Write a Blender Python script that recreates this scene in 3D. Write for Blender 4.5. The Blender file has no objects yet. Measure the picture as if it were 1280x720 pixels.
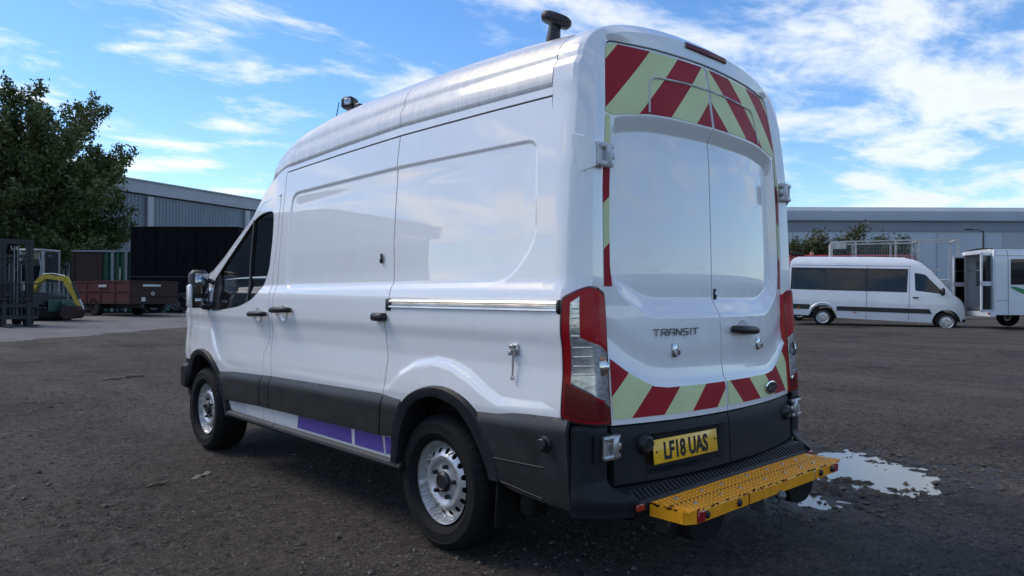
import bpy, bmesh, math, random
import numpy as np
from mathutils import Matrix, Vector
from mathutils.geometry import delaunay_2d_cdt
rng = np.random.default_rng(7); random.seed(7)
scene = bpy.context.scene
C = scene.collection
PI = math.pi

# ------------------------------------------------------------------ camera
def cam_axes(yaw, pitch, roll):
    f = np.array([math.sin(yaw)*math.cos(pitch), math.cos(yaw)*math.cos(pitch), math.sin(pitch)])
    r = np.array([math.cos(yaw), -math.sin(yaw), 0.0]); u = np.cross(r, f)
    c, s = math.cos(roll), math.sin(roll)
    return c*r+s*u, -s*r+c*u, f
CAM = np.array([-3.25829, -1.80818, 1.31650])
_r, _u, _f = cam_axes(.747517, .011431, .003635)
cam_data = bpy.data.cameras.new('camera'); cam = bpy.data.objects.new('camera', cam_data); C.objects.link(cam)
cam_data.sensor_width = 36; cam_data.lens = 903.6/1280*36; cam_data.clip_end = 3000; cam_data.clip_start = .05
M4 = Matrix.Identity(4)
for i in range(3):
    M4[i][0] = _r[i]; M4[i][1] = _u[i]; M4[i][2] = -_f[i]; M4[i][3] = CAM[i]
cam.matrix_world = M4
scene.camera = cam

# ------------------------------------------------------------------ world, sun, exposure
SUN_AZ = math.radians(-31)          # measured from +Y towards +X
SUN_EL = math.radians(47)
def nn(t, typ, x=0, y=0, **kw):
    n = t.nodes.new(typ); n.location = (x, y)
    for k, v in kw.items():
        if k.startswith('i_'): n.inputs[k[2:].replace('_', ' ')].default_value = v
        else: setattr(n, k, v)
    return n
world = bpy.data.worlds.new('World'); scene.world = world; world.use_nodes = True
wt = world.node_tree; wt.nodes.clear(); L = wt.links.new
wo = nn(wt, 'ShaderNodeOutputWorld')
sky = nn(wt, 'ShaderNodeTexSky', sky_type='NISHITA', sun_disc=False, sun_elevation=SUN_EL, sun_rotation=SUN_AZ,
         air_density=1.0, dust_density=.15, ozone_density=3.0)
bg = nn(wt, 'ShaderNodeBackground'); bg.inputs['Strength'].default_value = .084
cl = nn(wt, 'ShaderNodeBackground'); cl.inputs['Strength'].default_value = 1.0
tc = nn(wt, 'ShaderNodeTexCoord'); sep = nn(wt, 'ShaderNodeSeparateXYZ'); L(tc.outputs['Generated'], sep.inputs[0])
def wmath(op, a, b=None, clamp=False):
    m = nn(wt, 'ShaderNodeMath', operation=op, use_clamp=clamp)
    for i, v in enumerate((a, b)):
        if v is None: continue
        if isinstance(v, (int, float)): m.inputs[i].default_value = v
        else: L(v, m.inputs[i])
    return m.outputs[0]
zc_ = wmath('ADD', wmath('MAXIMUM', sep.outputs['Z'], 0.0), .10)
comb = nn(wt, 'ShaderNodeCombineXYZ')
L(wmath('DIVIDE', sep.outputs['X'], zc_), comb.inputs[0]); L(wmath('DIVIDE', sep.outputs['Y'], zc_), comb.inputs[1])
mp = nn(wt, 'ShaderNodeMapping'); L(comb.outputs[0], mp.inputs[0])
mp.inputs['Rotation'].default_value = (0, 0, math.radians(35)); mp.inputs['Scale'].default_value = (.66, 1.0, 1); mp.inputs['Location'].default_value = (1.3, 4.1, .7)
n1 = nn(wt, 'ShaderNodeTexNoise'); L(mp.outputs[0], n1.inputs['Vector'])
n1.inputs['Scale'].default_value = .55; n1.inputs['Detail'].default_value = 3; n1.inputs['Roughness'].default_value = .5
n2 = nn(wt, 'ShaderNodeTexNoise'); L(mp.outputs[0], n2.inputs['Vector'])
n2.inputs['Scale'].default_value = 2.7; n2.inputs['Detail'].default_value = 11; n2.inputs['Roughness'].default_value = .60; n2.inputs['Distortion'].default_value = .25
dens = wmath('ADD', wmath('MULTIPLY', n1.outputs['Fac'], .58), wmath('MULTIPLY', n2.outputs['Fac'], 1.08))
mask = nn(wt, 'ShaderNodeMapRange', interpolation_type='SMOOTHSTEP'); L(dens, mask.inputs['Value'])
mask.inputs['From Min'].default_value = .775; mask.inputs['From Max'].default_value = 1.03
hfade = nn(wt, 'ShaderNodeMapRange'); L(sep.outputs['Z'], hfade.inputs['Value'])
hfade.inputs['From Min'].default_value = -.01; hfade.inputs['From Max'].default_value = .06
cmask = wmath('MULTIPLY', wmath('MULTIPLY', mask.outputs[0], hfade.outputs[0]), .93)
# clouds are lit by the sun: warmer and brighter towards it
sd = nn(wt, 'ShaderNodeVectorMath', operation='DOT_PRODUCT'); L(tc.outputs['Generated'], sd.inputs[0])
sd.inputs[1].default_value = (math.sin(SUN_AZ)*math.cos(SUN_EL), math.cos(SUN_AZ)*math.cos(SUN_EL), math.sin(SUN_EL))
sunw = wmath('POWER', wmath('MAXIMUM', sd.outputs['Value'], 0.0), 5.0)
crgb = nn(wt, 'ShaderNodeMix', data_type='RGBA'); L(sunw, crgb.inputs[0])
crgb.inputs[6].default_value = (.445, .47, .50, 1); crgb.inputs[7].default_value = (2.3, 1.75, 1.10, 1)
cshade = nn(wt, 'ShaderNodeMapRange'); L(n2.outputs['Fac'], cshade.inputs['Value'])
cshade.inputs['From Min'].default_value = .35; cshade.inputs['From Max'].default_value = .75; cshade.inputs['To Min'].default_value = 1.05; cshade.inputs['To Max'].default_value = .82
cm2 = nn(wt, 'ShaderNodeMix', data_type='RGBA', blend_type='MULTIPLY'); cm2.inputs[0].default_value = 1
L(crgb.outputs[2], cm2.inputs[6]); L(cshade.outputs[0], cm2.inputs[7])
hsv = nn(wt, 'ShaderNodeHueSaturation'); hsv.inputs['Saturation'].default_value = 1.22; hsv.inputs['Hue'].default_value = .504; L(sky.outputs[0], hsv.inputs['Color'])
L(cm2.outputs[2], cl.inputs['Color']); L(hsv.outputs[0], bg.inputs['Color'])
mx = nn(wt, 'ShaderNodeMixShader'); L(cmask, mx.inputs[0]); L(bg.outputs[0], mx.inputs[1]); L(cl.outputs[0], mx.inputs[2])
L(mx.outputs[0], wo.inputs[0])
sun_d = bpy.data.lights.new('sun', 'SUN'); sun_d.energy = .75; sun_d.angle = math.radians(24); sun_d.color = (1, .92, .80)
sun = bpy.data.objects.new('sun', sun_d); C.objects.link(sun)
sun.rotation_euler = Vector((math.sin(SUN_AZ)*math.cos(SUN_EL), math.cos(SUN_AZ)*math.cos(SUN_EL), math.sin(SUN_EL))).to_track_quat('Z', 'Y').to_euler()
sun.location = (-20, 30, 20)
vs = scene.view_settings; vs.view_transform = 'Standard'; vs.look = 'None'; vs.gamma = 1; vs.exposure = 1.25; vs.use_curve_mapping = False

# ------------------------------------------------------------------ materials
MATS = {}
def mat(name, col=(.5, .5, .5), rough=.5, metal=0, coat=0, coat_r=.03, emit=None, var=.0, vscale=6, bump=0, bscale=60, spec=.5, stretch=(1, 1, 1), col2=None, alpha=None):
    m = bpy.data.materials.new(name); m.use_nodes = True; t = m.node_tree; b = t.nodes['Principled BSDF']
    b.inputs['Base Color'].default_value = (*col, 1); b.inputs['Roughness'].default_value = rough; b.inputs['Metallic'].default_value = metal
    b.inputs['Coat Weight'].default_value = coat; b.inputs['Coat Roughness'].default_value = coat_r; b.inputs['Specular IOR Level'].default_value = spec
    tcn = nn(t, 'ShaderNodeTexCoord'); mpn = nn(t, 'ShaderNodeMapping'); t.links.new(tcn.outputs['Object'], mpn.inputs[0]); mpn.inputs['Scale'].default_value = stretch
    if var or col2:
        no = nn(t, 'ShaderNodeTexNoise'); t.links.new(mpn.outputs[0], no.inputs['Vector']); no.inputs['Scale'].default_value = vscale
        no.inputs['Detail'].default_value = 6; no.inputs['Roughness'].default_value = .65
        mxn = nn(t, 'ShaderNodeMix', data_type='RGBA')
        rmp = nn(t, 'ShaderNodeMapRange'); t.links.new(no.outputs['Fac'], rmp.inputs['Value']); rmp.inputs['From Min'].default_value = .35; rmp.inputs['From Max'].default_value = .68
        t.links.new(rmp.outputs[0], mxn.inputs[0])
        mxn.inputs[6].default_value = (*col, 1); c2 = col2 if col2 else tuple(c*(1-var) for c in col); mxn.inputs[7].default_value = (*c2, 1)
        t.links.new(mxn.outputs[2], b.inputs['Base Color'])
        r2 = nn(t, 'ShaderNodeMapRange'); t.links.new(no.outputs['Fac'], r2.inputs['Value']); r2.inputs['To Min'].default_value = max(.02, rough-.08); r2.inputs['To Max'].default_value = min(1, rough+.12)
        t.links.new(r2.outputs[0], b.inputs['Roughness'])
    if bump:
        nb = nn(t, 'ShaderNodeTexNoise'); t.links.new(mpn.outputs[0], nb.inputs['Vector']); nb.inputs['Scale'].default_value = bscale; nb.inputs['Detail'].default_value = 4
        bp = nn(t, 'ShaderNodeBump'); bp.inputs['Strength'].default_value = bump; bp.inputs['Distance'].default_value = .01
        t.links.new(nb.outputs['Fac'], bp.inputs['Height']); t.links.new(bp.outputs[0], b.inputs['Normal'])
    if emit: b.inputs['Emission Color'].default_value = (*emit[0], 1); b.inputs['Emission Strength'].default_value = emit[1]
    MATS[name] = m; return m
def glass(name, tint=(.3, .34, .34), gloss=1.0):
    m = bpy.data.materials.new(name); m.use_nodes = True; t = m.node_tree; t.nodes.clear()
    o = nn(t, 'ShaderNodeOutputMaterial'); tr = nn(t, 'ShaderNodeBsdfTransparent'); tr.inputs[0].default_value = (*tint, 1)
    g = nn(t, 'ShaderNodeBsdfGlossy'); g.inputs['Roughness'].default_value = .02; g.inputs[0].default_value = (gloss, gloss, gloss, 1)
    fr = nn(t, 'ShaderNodeFresnel'); fr.inputs[0].default_value = 1.5; mxs = nn(t, 'ShaderNodeMixShader')
    t.links.new(fr.outputs[0], mxs.inputs[0]); t.links.new(tr.outputs[0], mxs.inputs[1]); t.links.new(g.outputs[0], mxs.inputs[2]); t.links.new(mxs.outputs[0], o.inputs[0])
    MATS[name] = m; return m
mat('paint', (.83, .832, .835), .32, coat=1, coat_r=.02, col2=(.80, .803, .805), vscale=2.2, stretch=(1, 1, .35))
def streaks(mname, amt, dirt):
    t = MATS[mname].node_tree; b = t.nodes['Principled BSDF']; tcn = nn(t, 'ShaderNodeTexCoord'); mpn = nn(t, 'ShaderNodeMapping'); t.links.new(tcn.outputs['Object'], mpn.inputs[0]); mpn.inputs['Scale'].default_value = (1, 1, .035)
    no = nn(t, 'ShaderNodeTexNoise'); t.links.new(mpn.outputs[0], no.inputs['Vector']); no.inputs['Scale'].default_value = 42; no.inputs['Detail'].default_value = 5; no.inputs['Roughness'].default_value = .7
    n3 = nn(t, 'ShaderNodeTexNoise'); t.links.new(tcn.outputs['Object'], n3.inputs['Vector']); n3.inputs['Scale'].default_value = 1.7; n3.inputs['Detail'].default_value = 5
    mu = nn(t, 'ShaderNodeMath', operation='MULTIPLY'); t.links.new(no.outputs['Fac'], mu.inputs[0]); t.links.new(n3.outputs['Fac'], mu.inputs[1])
    r = nn(t, 'ShaderNodeMapRange'); t.links.new(mu.outputs[0], r.inputs['Value']); r.inputs['From Min'].default_value = .20; r.inputs['From Max'].default_value = .42; r.inputs['To Min'].default_value = .015; r.inputs['To Max'].default_value = amt
    t.links.new(r.outputs[0], b.inputs['Coat Roughness'])
    src = b.inputs['Base Color'].links[0].from_socket; mx_ = nn(t, 'ShaderNodeMix', data_type='RGBA'); t.links.new(src, mx_.inputs[6]); mx_.inputs[7].default_value = (*dirt, 1)
    r2 = nn(t, 'ShaderNodeMapRange'); t.links.new(mu.outputs[0], r2.inputs['Value']); r2.inputs['From Min'].default_value = .25; r2.inputs['From Max'].default_value = .45; r2.inputs['To Max'].default_value = .28
    t.links.new(r2.outputs[0], mx_.inputs[0]); t.links.new(mx_.outputs[2], b.inputs['Base Color'])
streaks('paint', .06, (.70, .695, .68)); MATS['paint'].node_tree.nodes['Principled BSDF'].inputs['Coat IOR'].default_value = 1.7
mat('paint_roof', (.72, .725, .72), .38, coat=.6, coat_r=.14, col2=(.56, .565, .57), vscale=30, stretch=(1, 1, .045))
mat('cladding', (.013, .014, .0165), .46, col2=(.018, .019, .0215), vscale=5, bump=.15, bscale=600, spec=.22)
mat('cladding_dusty', (.014, .0145, .0155), .40, col2=(.026, .0255, .025), vscale=7, bump=.12, bscale=600, spec=.55)
mat('black_plastic', (.014, .014, .016), .42, var=.3)
mat('rubber', (.007, .007, .0075), .8, spec=.25, col2=(.012, .0115, .011), vscale=20, bump=.2, bscale=120)
mat('dark_inner', (.006, .006, .007), .9)
mat('steel_rim', (.62, .63, .64), .36, metal=.65, col2=(.40, .395, .385), vscale=11)
mat('chrome', (.72, .72, .72), .12, metal=1, col2=(.5, .5, .5), vscale=40)
mat('rail_steel', (.80, .76, .69), .30, metal=.9, col2=(.62, .58, .52), vscale=8)
mat('galvanised', (.55, .56, .58), .35, metal=.8, col2=(.36, .35, .33), vscale=30)
mat('grey_metal', (.20, .21, .22), .5, metal=.5, var=.4)
mat('red_lens', (.44, .005, .011), .25, coat=.1, coat_r=.02, col2=(.34, .005, .009), spec=.2, vscale=40, stretch=(1, 1, 6))
mat('dark_red_lens', (.12, .003, .006), .25, coat=.1, spec=.2, coat_r=.02, col2=(.13, .004, .007), vscale=90, stretch=(1, 1, 5))
mat('red_lens_dim', (.48, .006, .016), .25, coat=.1, spec=.2, coat_r=.02, col2=(.30, .004, .010), vscale=60, stretch=(1, 1, 4))
mat('hinge_paint', (.62, .64, .66), .4, coat=.5, col2=(.40, .40, .41), vscale=30)
mat('lens_edge', (.03, .004, .006), .2, coat=1)
mat('clear_lens', (.62, .64, .67), .16, metal=.6, coat=1, coat_r=.02, col2=(.20, .21, .23), vscale=26, stretch=(1, 1, 2))
mat('plate_yellow', (.88, .52, .03), .35, coat=.5)
mat('ink', (.008, .008, .008), .45)
mat('step_yellow', (.92, .37, .004), .45, col2=(.80, .30, .004), vscale=18, bump=.1, bscale=200)
mat('reflector_red', (.30, .008, .012), .2, coat=1)
mat('purple', (.12, .075, .36), .3, coat=.6)
mat('decal_white', (.64, .66, .68), .35, col2=(.45, .46, .47), vscale=18)
mat('mirror', (.30, .32, .34), .02, metal=1)
mat('seat_fabric', (.03, .032, .035), .9, var=.3)
mat('badge_dark', (.006, .008, .016), .35, spec=.3)
mat('badge_chrome', (.30, .30, .31), .22, metal=1)
mat('pale_line', (.52, .55, .54), .35, coat=.5)
mat('bulb_amber', (.45, .12, .02), .2, coat=1)
streaks('paint_roof', .3, (.45, .445, .43))
glass('glass_van', (.48, .54, .53)); glass('glass_bus', (.10, .125, .13)); glass('glass_cab', (.45, .5, .5))
def chevron_mat(name, off_l, off_r):
    m = mat(name, (.5, .5, .5), .5, spec=.22); t = m.node_tree; b = t.nodes['Principled BSDF']
    g = nn(t, 'ShaderNodeTexCoord'); s = nn(t, 'ShaderNodeSeparateXYZ'); t.links.new(g.outputs['Object'], s.inputs[0])
    def ma(op, a, bb=None):
        k = nn(t, 'ShaderNodeMath', operation=op)
        for i, v in enumerate((a, bb)):
            if v is None: continue
            if isinstance(v, (int, float)): k.inputs[i].default_value = v
            else: t.links.new(v, k.inputs[i])
        return k.outputs[0]
    side = ma('GREATER_THAN', s.outputs['X'], 0.0)
    off = ma('ADD', off_l, ma('MULTIPLY', side, off_r-off_l))
    u = ma('SUBTRACT', ma('MULTIPLY', ma('ABSOLUTE', s.outputs['X']), -1.0), s.outputs['Z'])
    fr = ma('FLOORED_MODULO', ma('DIVIDE', ma('SUBTRACT', u, off), .402), 1.0)
    red = ma('LESS_THAN', fr, .5)
    mxn = nn(t, 'ShaderNodeMix', data_type='RGBA'); t.links.new(red, mxn.inputs[0])
    mxn.inputs[6].default_value = (.68, .74, .40, 1); mxn.inputs[7].default_value = (.36, .010, .022, 1)
    no = nn(t, 'ShaderNodeTexNoise'); no.inputs['Scale'].default_value = 5; no.inputs['Detail'].default_value = 5
    t.links.new(g.outputs['Object'], no.inputs['Vector'])
    rm = nn(t, 'ShaderNodeMapRange'); t.links.new(no.outputs['Fac'], rm.inputs['Value']); rm.inputs['To Min'].default_value = 1.1; rm.inputs['To Max'].default_value = .8
    m2 = nn(t, 'ShaderNodeMix', data_type='RGBA', blend_type='MULTIPLY'); m2.inputs[0].default_value = 1
    t.links.new(mxn.outputs[2], m2.inputs[6]); t.links.new(rm.outputs[0], m2.inputs[7]); t.links.new(m2.outputs[2], b.inputs['Base Color'])
chevron_mat('chevron_upper', -3.13, -3.13); chevron_mat('chevron_lower', -1.475, -1.535)

# ------------------------------------------------------------------ mesh helpers
def mw(o):
    return (mw(o.parent) @ o.matrix_basis) if o.parent else o.matrix_basis.copy()
def link_mesh(name, V, F, material, parent=None, smooth=None, props=None):
    V = np.asarray(V, float)
    if parent is not None:
        A = np.array(mw(parent).inverted()); V = V @ A[:3, :3].T + A[:3, 3]
    me = bpy.data.meshes.new(name); me.from_pydata(V.tolist(), [], F if isinstance(F, list) else F.tolist())
    mats = material if isinstance(material, (list, tuple)) else [material]
    for mm in mats: me.materials.append(MATS[mm] if isinstance(mm, str) else mm)
    if smooth is not None:
        me.polygons.foreach_set('use_smooth', [True]*len(me.polygons))
        me.set_sharp_from_angle(angle=math.radians(smooth))
    me.update()
    o = bpy.data.objects.new(name, me); C.objects.link(o)
    if parent is not None: o.parent = parent
    if props:
        for k, v in props.items(): o[k] = v
    return o
def tag(o, label=None, cat=None, group=None, kind=None):
    if label: o['label'] = label
    if cat: o['category'] = cat
    if group: o['group'] = group
    if kind: o['kind'] = kind
    return o
def empty(name, loc, rz=0, label=None, cat=None, group=None):
    o = bpy.data.objects.new(name, None); C.objects.link(o); o.location = loc; o.rotation_euler = (0, 0, rz); o.empty_display_size = .2
    return tag(o, label, cat, group)
def copy_tree(o, parent=None):
    c = o.copy(); C.objects.link(c); c.parent = parent
    for ch in list(o.children): copy_tree(ch, c)
    return c
def rotz(a): c, s = math.cos(a), math.sin(a); return np.array([[c, -s, 0], [s, c, 0], [0, 0, 1.]])
def rotx(a): c, s = math.cos(a), math.sin(a); return np.array([[1., 0, 0], [0, c, -s], [0, s, c]])
def roty(a): c, s = math.cos(a), math.sin(a); return np.array([[c, 0, s], [0, 1., 0], [-s, 0, c]])
def frame(d):
    d = np.asarray(d, float); d = d/np.linalg.norm(d); a = np.array([0, 0, 1.]) if abs(d[2]) < .9 else np.array([1., 0, 0])
    x = np.cross(a, d); x /= np.linalg.norm(x); return x, np.cross(d, x), d
class MB:
    def __init__(s): s.V = []; s.F = []
    def add(s, V, F):
        n = len(s.V); s.V.extend([tuple(map(float, v)) for v in V]); s.F.extend([tuple(int(i)+n for i in f) for f in F]); return s
    def box(s, c, d, rot=None, bev=0):
        h = np.array(d, float)/2; c = np.array(c, float)
        if bev <= 0:
            P = np.array([[x, y, z] for x in (-1, 1) for y in (-1, 1) for z in (-1, 1)])*h
            F = [(0, 1, 3, 2), (4, 6, 7, 5), (0, 4, 5, 1), (2, 3, 7, 6), (0, 2, 6, 4), (1, 5, 7, 3)]
        else:
            b = min(bev, *(h*.95)); P = []; ids = {}
            for sx in (-1, 1):
                for sy in (-1, 1):
                    for sz in (-1, 1):
                        S = np.array([sx, sy, sz])
                        for ax in range(3):
                            q = S*(h-b); q[ax] = S[ax]*h[ax]; ids[(sx, sy, sz, ax)] = len(P); P.append(q)
            F = []
            for ax in range(3):
                o1, o2 = [a for a in range(3) if a != ax]
                for sg in (-1, 1):
                    loop = []
                    for (p, q) in ((-1, -1), (1, -1), (1, 1), (-1, 1)):
                        S = [0, 0, 0]; S[ax] = sg; S[o1] = p; S[o2] = q; loop.append(ids[(*S, ax)])
                    F.append(loop)
                for p in (-1, 1):
                    for q in (-1, 1):
                        S0 = [0, 0, 0]; S0[ax] = -1; S0[o1] = p; S0[o2] = q; S1 = list(S0); S1[ax] = 1
                        F.append([ids[(*S0, o1)], ids[(*S1, o1)], ids[(*S1, o2)], ids[(*S0, o2)]])
            for sx in (-1, 1):
                for sy in (-1, 1):
                    for sz in (-1, 1): F.append([ids[(sx, sy, sz, a)] for a in range(3)])
            P = np.array(P); F2 = []
            for f in F:
                q = P[f]; nrm = np.cross(q[1]-q[0], q[2]-q[0])
                F2.append(f if nrm @ q.mean(0) > 0 else f[::-1])
            F = F2
        if rot is not None: P = P @ np.asarray(rot).T
        return s.add(P+c, F)
    def cyl(s, p0, p1, r0, r1=None, n=16, caps=True):
        r1 = r0 if r1 is None else r1; p0 = np.array(p0, float); p1 = np.array(p1, float); x, y, d = frame(p1-p0)
        a = np.arange(n)*2*PI/n; ring = np.outer(np.cos(a), x)+np.outer(np.sin(a), y)
        V = np.vstack([p0+ring*r0, p1+ring*r1]); F = [(i, (i+1) % n, n+(i+1) % n, n+i) for i in range(n)]
        if caps: F += [tuple(range(n))[::-1], tuple(range(n, 2*n))]
        return s.add(V, F)
    def tube(s, pts, r, n=8, caps=True):
        pts = np.array(pts, float); m = len(pts); rr = np.broadcast_to(np.asarray(r, float), (m,))
        T = np.gradient(pts, axis=0); T /= np.linalg.norm(T, axis=1)[:, None]+1e-12
        x, y, d = frame(T[0]); V = []; a = np.arange(n)*2*PI/n
        for i in range(m):
            x = x-T[i]*(x @ T[i]); x /= np.linalg.norm(x); y = np.cross(T[i], x)
            V.append(pts[i]+rr[i]*(np.outer(np.cos(a), x)+np.outer(np.sin(a), y)))
        V = np.vstack(V); F = [(i*n+j, i*n+(j+1) % n, (i+1)*n+(j+1) % n, (i+1)*n+j) for i in range(m-1) for j in range(n)]
        if caps: F += [tuple(range(n))[::-1], tuple((m-1)*n+j for j in range(n))]
        return s.add(V, F)
    def lathe(s, c, axis, prof, n=32, closed=False):
        x, y, d = frame(axis); a = np.arange(n)*2*PI/n; ring = np.outer(np.cos(a), x)+np.outer(np.sin(a), y); c = np.array(c, float)
        V = np.vstack([c+ring*r+d*h for r, h in prof]); m = len(prof)
        F = [(i*n+j, i*n+(j+1) % n, (i+1)*n+(j+1) % n, (i+1)*n+j) for i in range(m-1) for j in range(n)]
        if closed: F += [((m-1)*n+j, (m-1)*n+(j+1) % n, (j+1) % n, j) for j in range(n)]
        return s.add(V, F)
    def prism(s, poly, o, ax, ay, ad, depth):
        o, ax, ay, ad = (np.array(q, float) for q in (o, ax, ay, ad)); P = np.array([o+ax*u+ay*v for u, v in poly]); n = len(P)
        V = np.vstack([P, P+ad*depth]); F = [(i, (i+1) % n, n+(i+1) % n, n+i) for i in range(n)]+[tuple(range(n))[::-1], tuple(range(n, 2*n))]
        q = np.cross(P[1]-P[0], P[2]-P[1]);
        return s.add(V, F)
    def grid(s, P, wrap=False):
        P = np.asarray(P); a, b = P.shape[:2]; F = []
        for i in range(a-1):
            for j in range(b if wrap else b-1): F.append((i*b+j, i*b+(j+1) % b, (i+1)*b+(j+1) % b, (i+1)*b+j))
        return s.add(P.reshape(-1, 3), F)
    def build(s, name, m, parent=None, smooth=None, props=None, fix=True):
        o = link_mesh(name, s.V, s.F, m, parent, smooth, props)
        if fix:
            bm = bmesh.new(); bm.from_mesh(o.data); bmesh.ops.recalc_face_normals(bm, faces=bm.faces); bm.to_mesh(o.data); bm.free()
            if smooth is not None: o.data.set_sharp_from_angle(angle=math.radians(smooth))
        return o

def inpoly(P, poly):
    x, y = P[:, 0], P[:, 1]; ins = np.zeros(len(P), bool); q = np.asarray(poly); n = len(q)
    for i in range(n):
        (x0, y0), (x1, y1) = q[i-1], q[i]
        if y0 == y1: continue
        c = ((y0 > y) != (y1 > y)) & (x < (x1-x0)*(y-y0)/(y1-y0)+x0); ins ^= c
    return ins
def segdist(P, poly, closed=True):
    q = np.asarray(poly, float); d = np.full(len(P), 1e9); n = len(q)
    for i in range(0 if closed else 1, n):
        a, b = q[i-1], q[i]; ab = b-a; L2 = ab @ ab
        t = np.clip(((P-a) @ ab)/(L2+1e-15), 0, 1); d = np.minimum(d, np.hypot(*(P-a-t[:, None]*ab).T))
    return d
def sdf(P, poly): d = segdist(P, poly); return np.where(inpoly(P, poly), -d, d)
def resample(poly, sp):
    q = np.asarray(poly, float); out = []
    for i in range(len(q)):
        a, b = q[i], q[(i+1) % len(q)]; k = max(1, int(round(np.linalg.norm(b-a)/sp)))
        for j in range(k): out.append(a+(b-a)*j/k)
    return np.array(out)
def rounded(poly, radii, n=6):
    q = np.asarray(poly, float); N = len(q); out = []
    radii = [radii]*N if isinstance(radii, (int, float)) else radii
    for i in range(N):
        p, a, b = q[i], q[i-1], q[(i+1) % N]; r = radii[i]
        if r <= 0: out.append(p); continue
        u = a-p; v = b-p; lu, lv = np.linalg.norm(u), np.linalg.norm(v); t = min(r, lu*.45, lv*.45); P0 = p+u/lu*t; P1 = p+v/lv*t
        for k in range(n+1):
            s_ = k/n; out.append((1-s_)**2*P0+2*s_*(1-s_)*p+s_**2*P1)
    return np.array(out)
def cdt(outline, holes=(), sp=.03, extra=()):
    loops = [resample(outline, sp)]+[resample(h, sp) for h in holes]
    pts = []; edges = []
    for l in loops:
        n0 = len(pts); k = len(l); pts.extend(l.tolist()); edges += [(n0+i, n0+(i+1) % k) for i in range(k)]
    lo = loops[0].min(0); hi = loops[0].max(0)
    nx = max(1, int((hi[0]-lo[0])/sp)); ny = max(1, int((hi[1]-lo[1])/sp))
    gx = np.linspace(lo[0], hi[0], nx+1); gy = np.linspace(lo[1], hi[1], ny+1)
    G = np.stack(np.meshgrid(gx, gy), -1).reshape(-1, 2)
    k = inpoly(G, loops[0])
    for h in loops[1:]: k &= ~inpoly(G, h)
    G = G[k]
    if len(G):
        for l in loops: 
            if len(G): G = G[segdist(G, l) > sp*.45]
    for ex_ in extra:
        q = resample(ex_, sp*.8); k = inpoly(q, loops[0])
        for l in loops: k &= segdist(q, l) > .003
        if k.any(): G = np.vstack([G[segdist(G, ex_) > .0045], q[k]])
    allp = [Vector(p) for p in pts]+[Vector(p) for p in G.tolist()]
    v, e, f, *_ = delaunay_2d_cdt(allp, edges, [], 0, 1e-6)
    v = np.array([tuple(p) for p in v]); f = np.array([t for t in f if len(t) == 3])
    cen = v[f].mean(1); k = inpoly(cen, loops[0])
    for h in loops[1:]: k &= ~inpoly(cen, h)
    f = f[k]
    a, b, c = v[f[:, 0]], v[f[:, 1]], v[f[:, 2]]
    ar = (b[:, 0]-a[:, 0])*(c[:, 1]-a[:, 1])-(b[:, 1]-a[:, 1])*(c[:, 0]-a[:, 0])
    f = f[np.abs(ar) > 1e-10]; ar = ar[np.abs(ar) > 1e-10]
    f[ar < 0] = f[ar < 0][:, ::-1]
    return v, f
def panel(name, tri, mapf, material, parent, inward, depth=.015, smooth=40, mirror=False, out=None):
    """a sheet from a 2-D triangulation, mapped to 3-D, with a folded edge of the given depth"""
    v, f = tri; P = mapf(v[:, 0], v[:, 1])
    ed = {}
    for t in f:
        for i in range(3):
            a, b = int(t[i]), int(t[(i+1) % 3]); ed[(a, b)] = 1
    bd = [(a, b) for (a, b) in ed if (b, a) not in ed]
    q = P[f[0]]; want = out if out is not None else -np.asarray(inward)
    nrm = np.cross(P[f][:, 1]-P[f][:, 0], P[f][:, 2]-P[f][:, 0]).sum(0)
    flip = nrm @ want < 0
    F = f.tolist(); n = len(P); ids = {}; V = P.tolist(); inward = np.asarray(inward, float)
    if depth > 0:
        for a, b in bd:
            for k in (a, b):
                if k not in ids: ids[k] = len(V); V.append(P[k].tolist()); V.append((P[k]+inward*depth).tolist())
            F.append([ids[b], ids[a], ids[a]+1, ids[b]+1])
    if flip: F = [t[::-1] for t in F]
    V = np.array(V)
    if mirror: V[:, 0] *= -1; F = [t[::-1] for t in F]
    return link_mesh(name, V, F, material, parent, smooth)
def textmesh(name, s, size, origin, ax, ay, depth, material, parent, sx=1, shear=0, align='LEFT', bold=0.):
    cu = bpy.data.curves.new(name, 'FONT'); cu.body = s; cu.size = size; cu.extrude = depth; cu.align_x = align; cu.shear = shear; cu.resolution_u = 3; cu.offset = bold
    ob = bpy.data.objects.new(name, cu); C.objects.link(ob); dg = bpy.context.evaluated_depsgraph_get()
    me = bpy.data.meshes.new_from_object(ob.evaluated_get(dg)); bpy.data.objects.remove(ob)
    V = np.zeros(len(me.vertices)*3); me.vertices.foreach_get('co', V); V = V.reshape(-1, 3); F = [tuple(p.vertices) for p in me.polygons]
    o, ax, ay = (np.array(q, float) for q in (origin, ax, ay)); az = np.cross(ax, ay)
    V = o+np.outer(V[:, 0]*sx, ax)+np.outer(V[:, 1], ay)+np.outer(V[:, 2], az)
    return link_mesh(name, V, F, material, parent)
def sstep(a, b, x): t = np.clip((x-a)/(b-a), 0, 1); return t*t*(3-2*t)

# ------------------------------------------------------------------ ground

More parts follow.
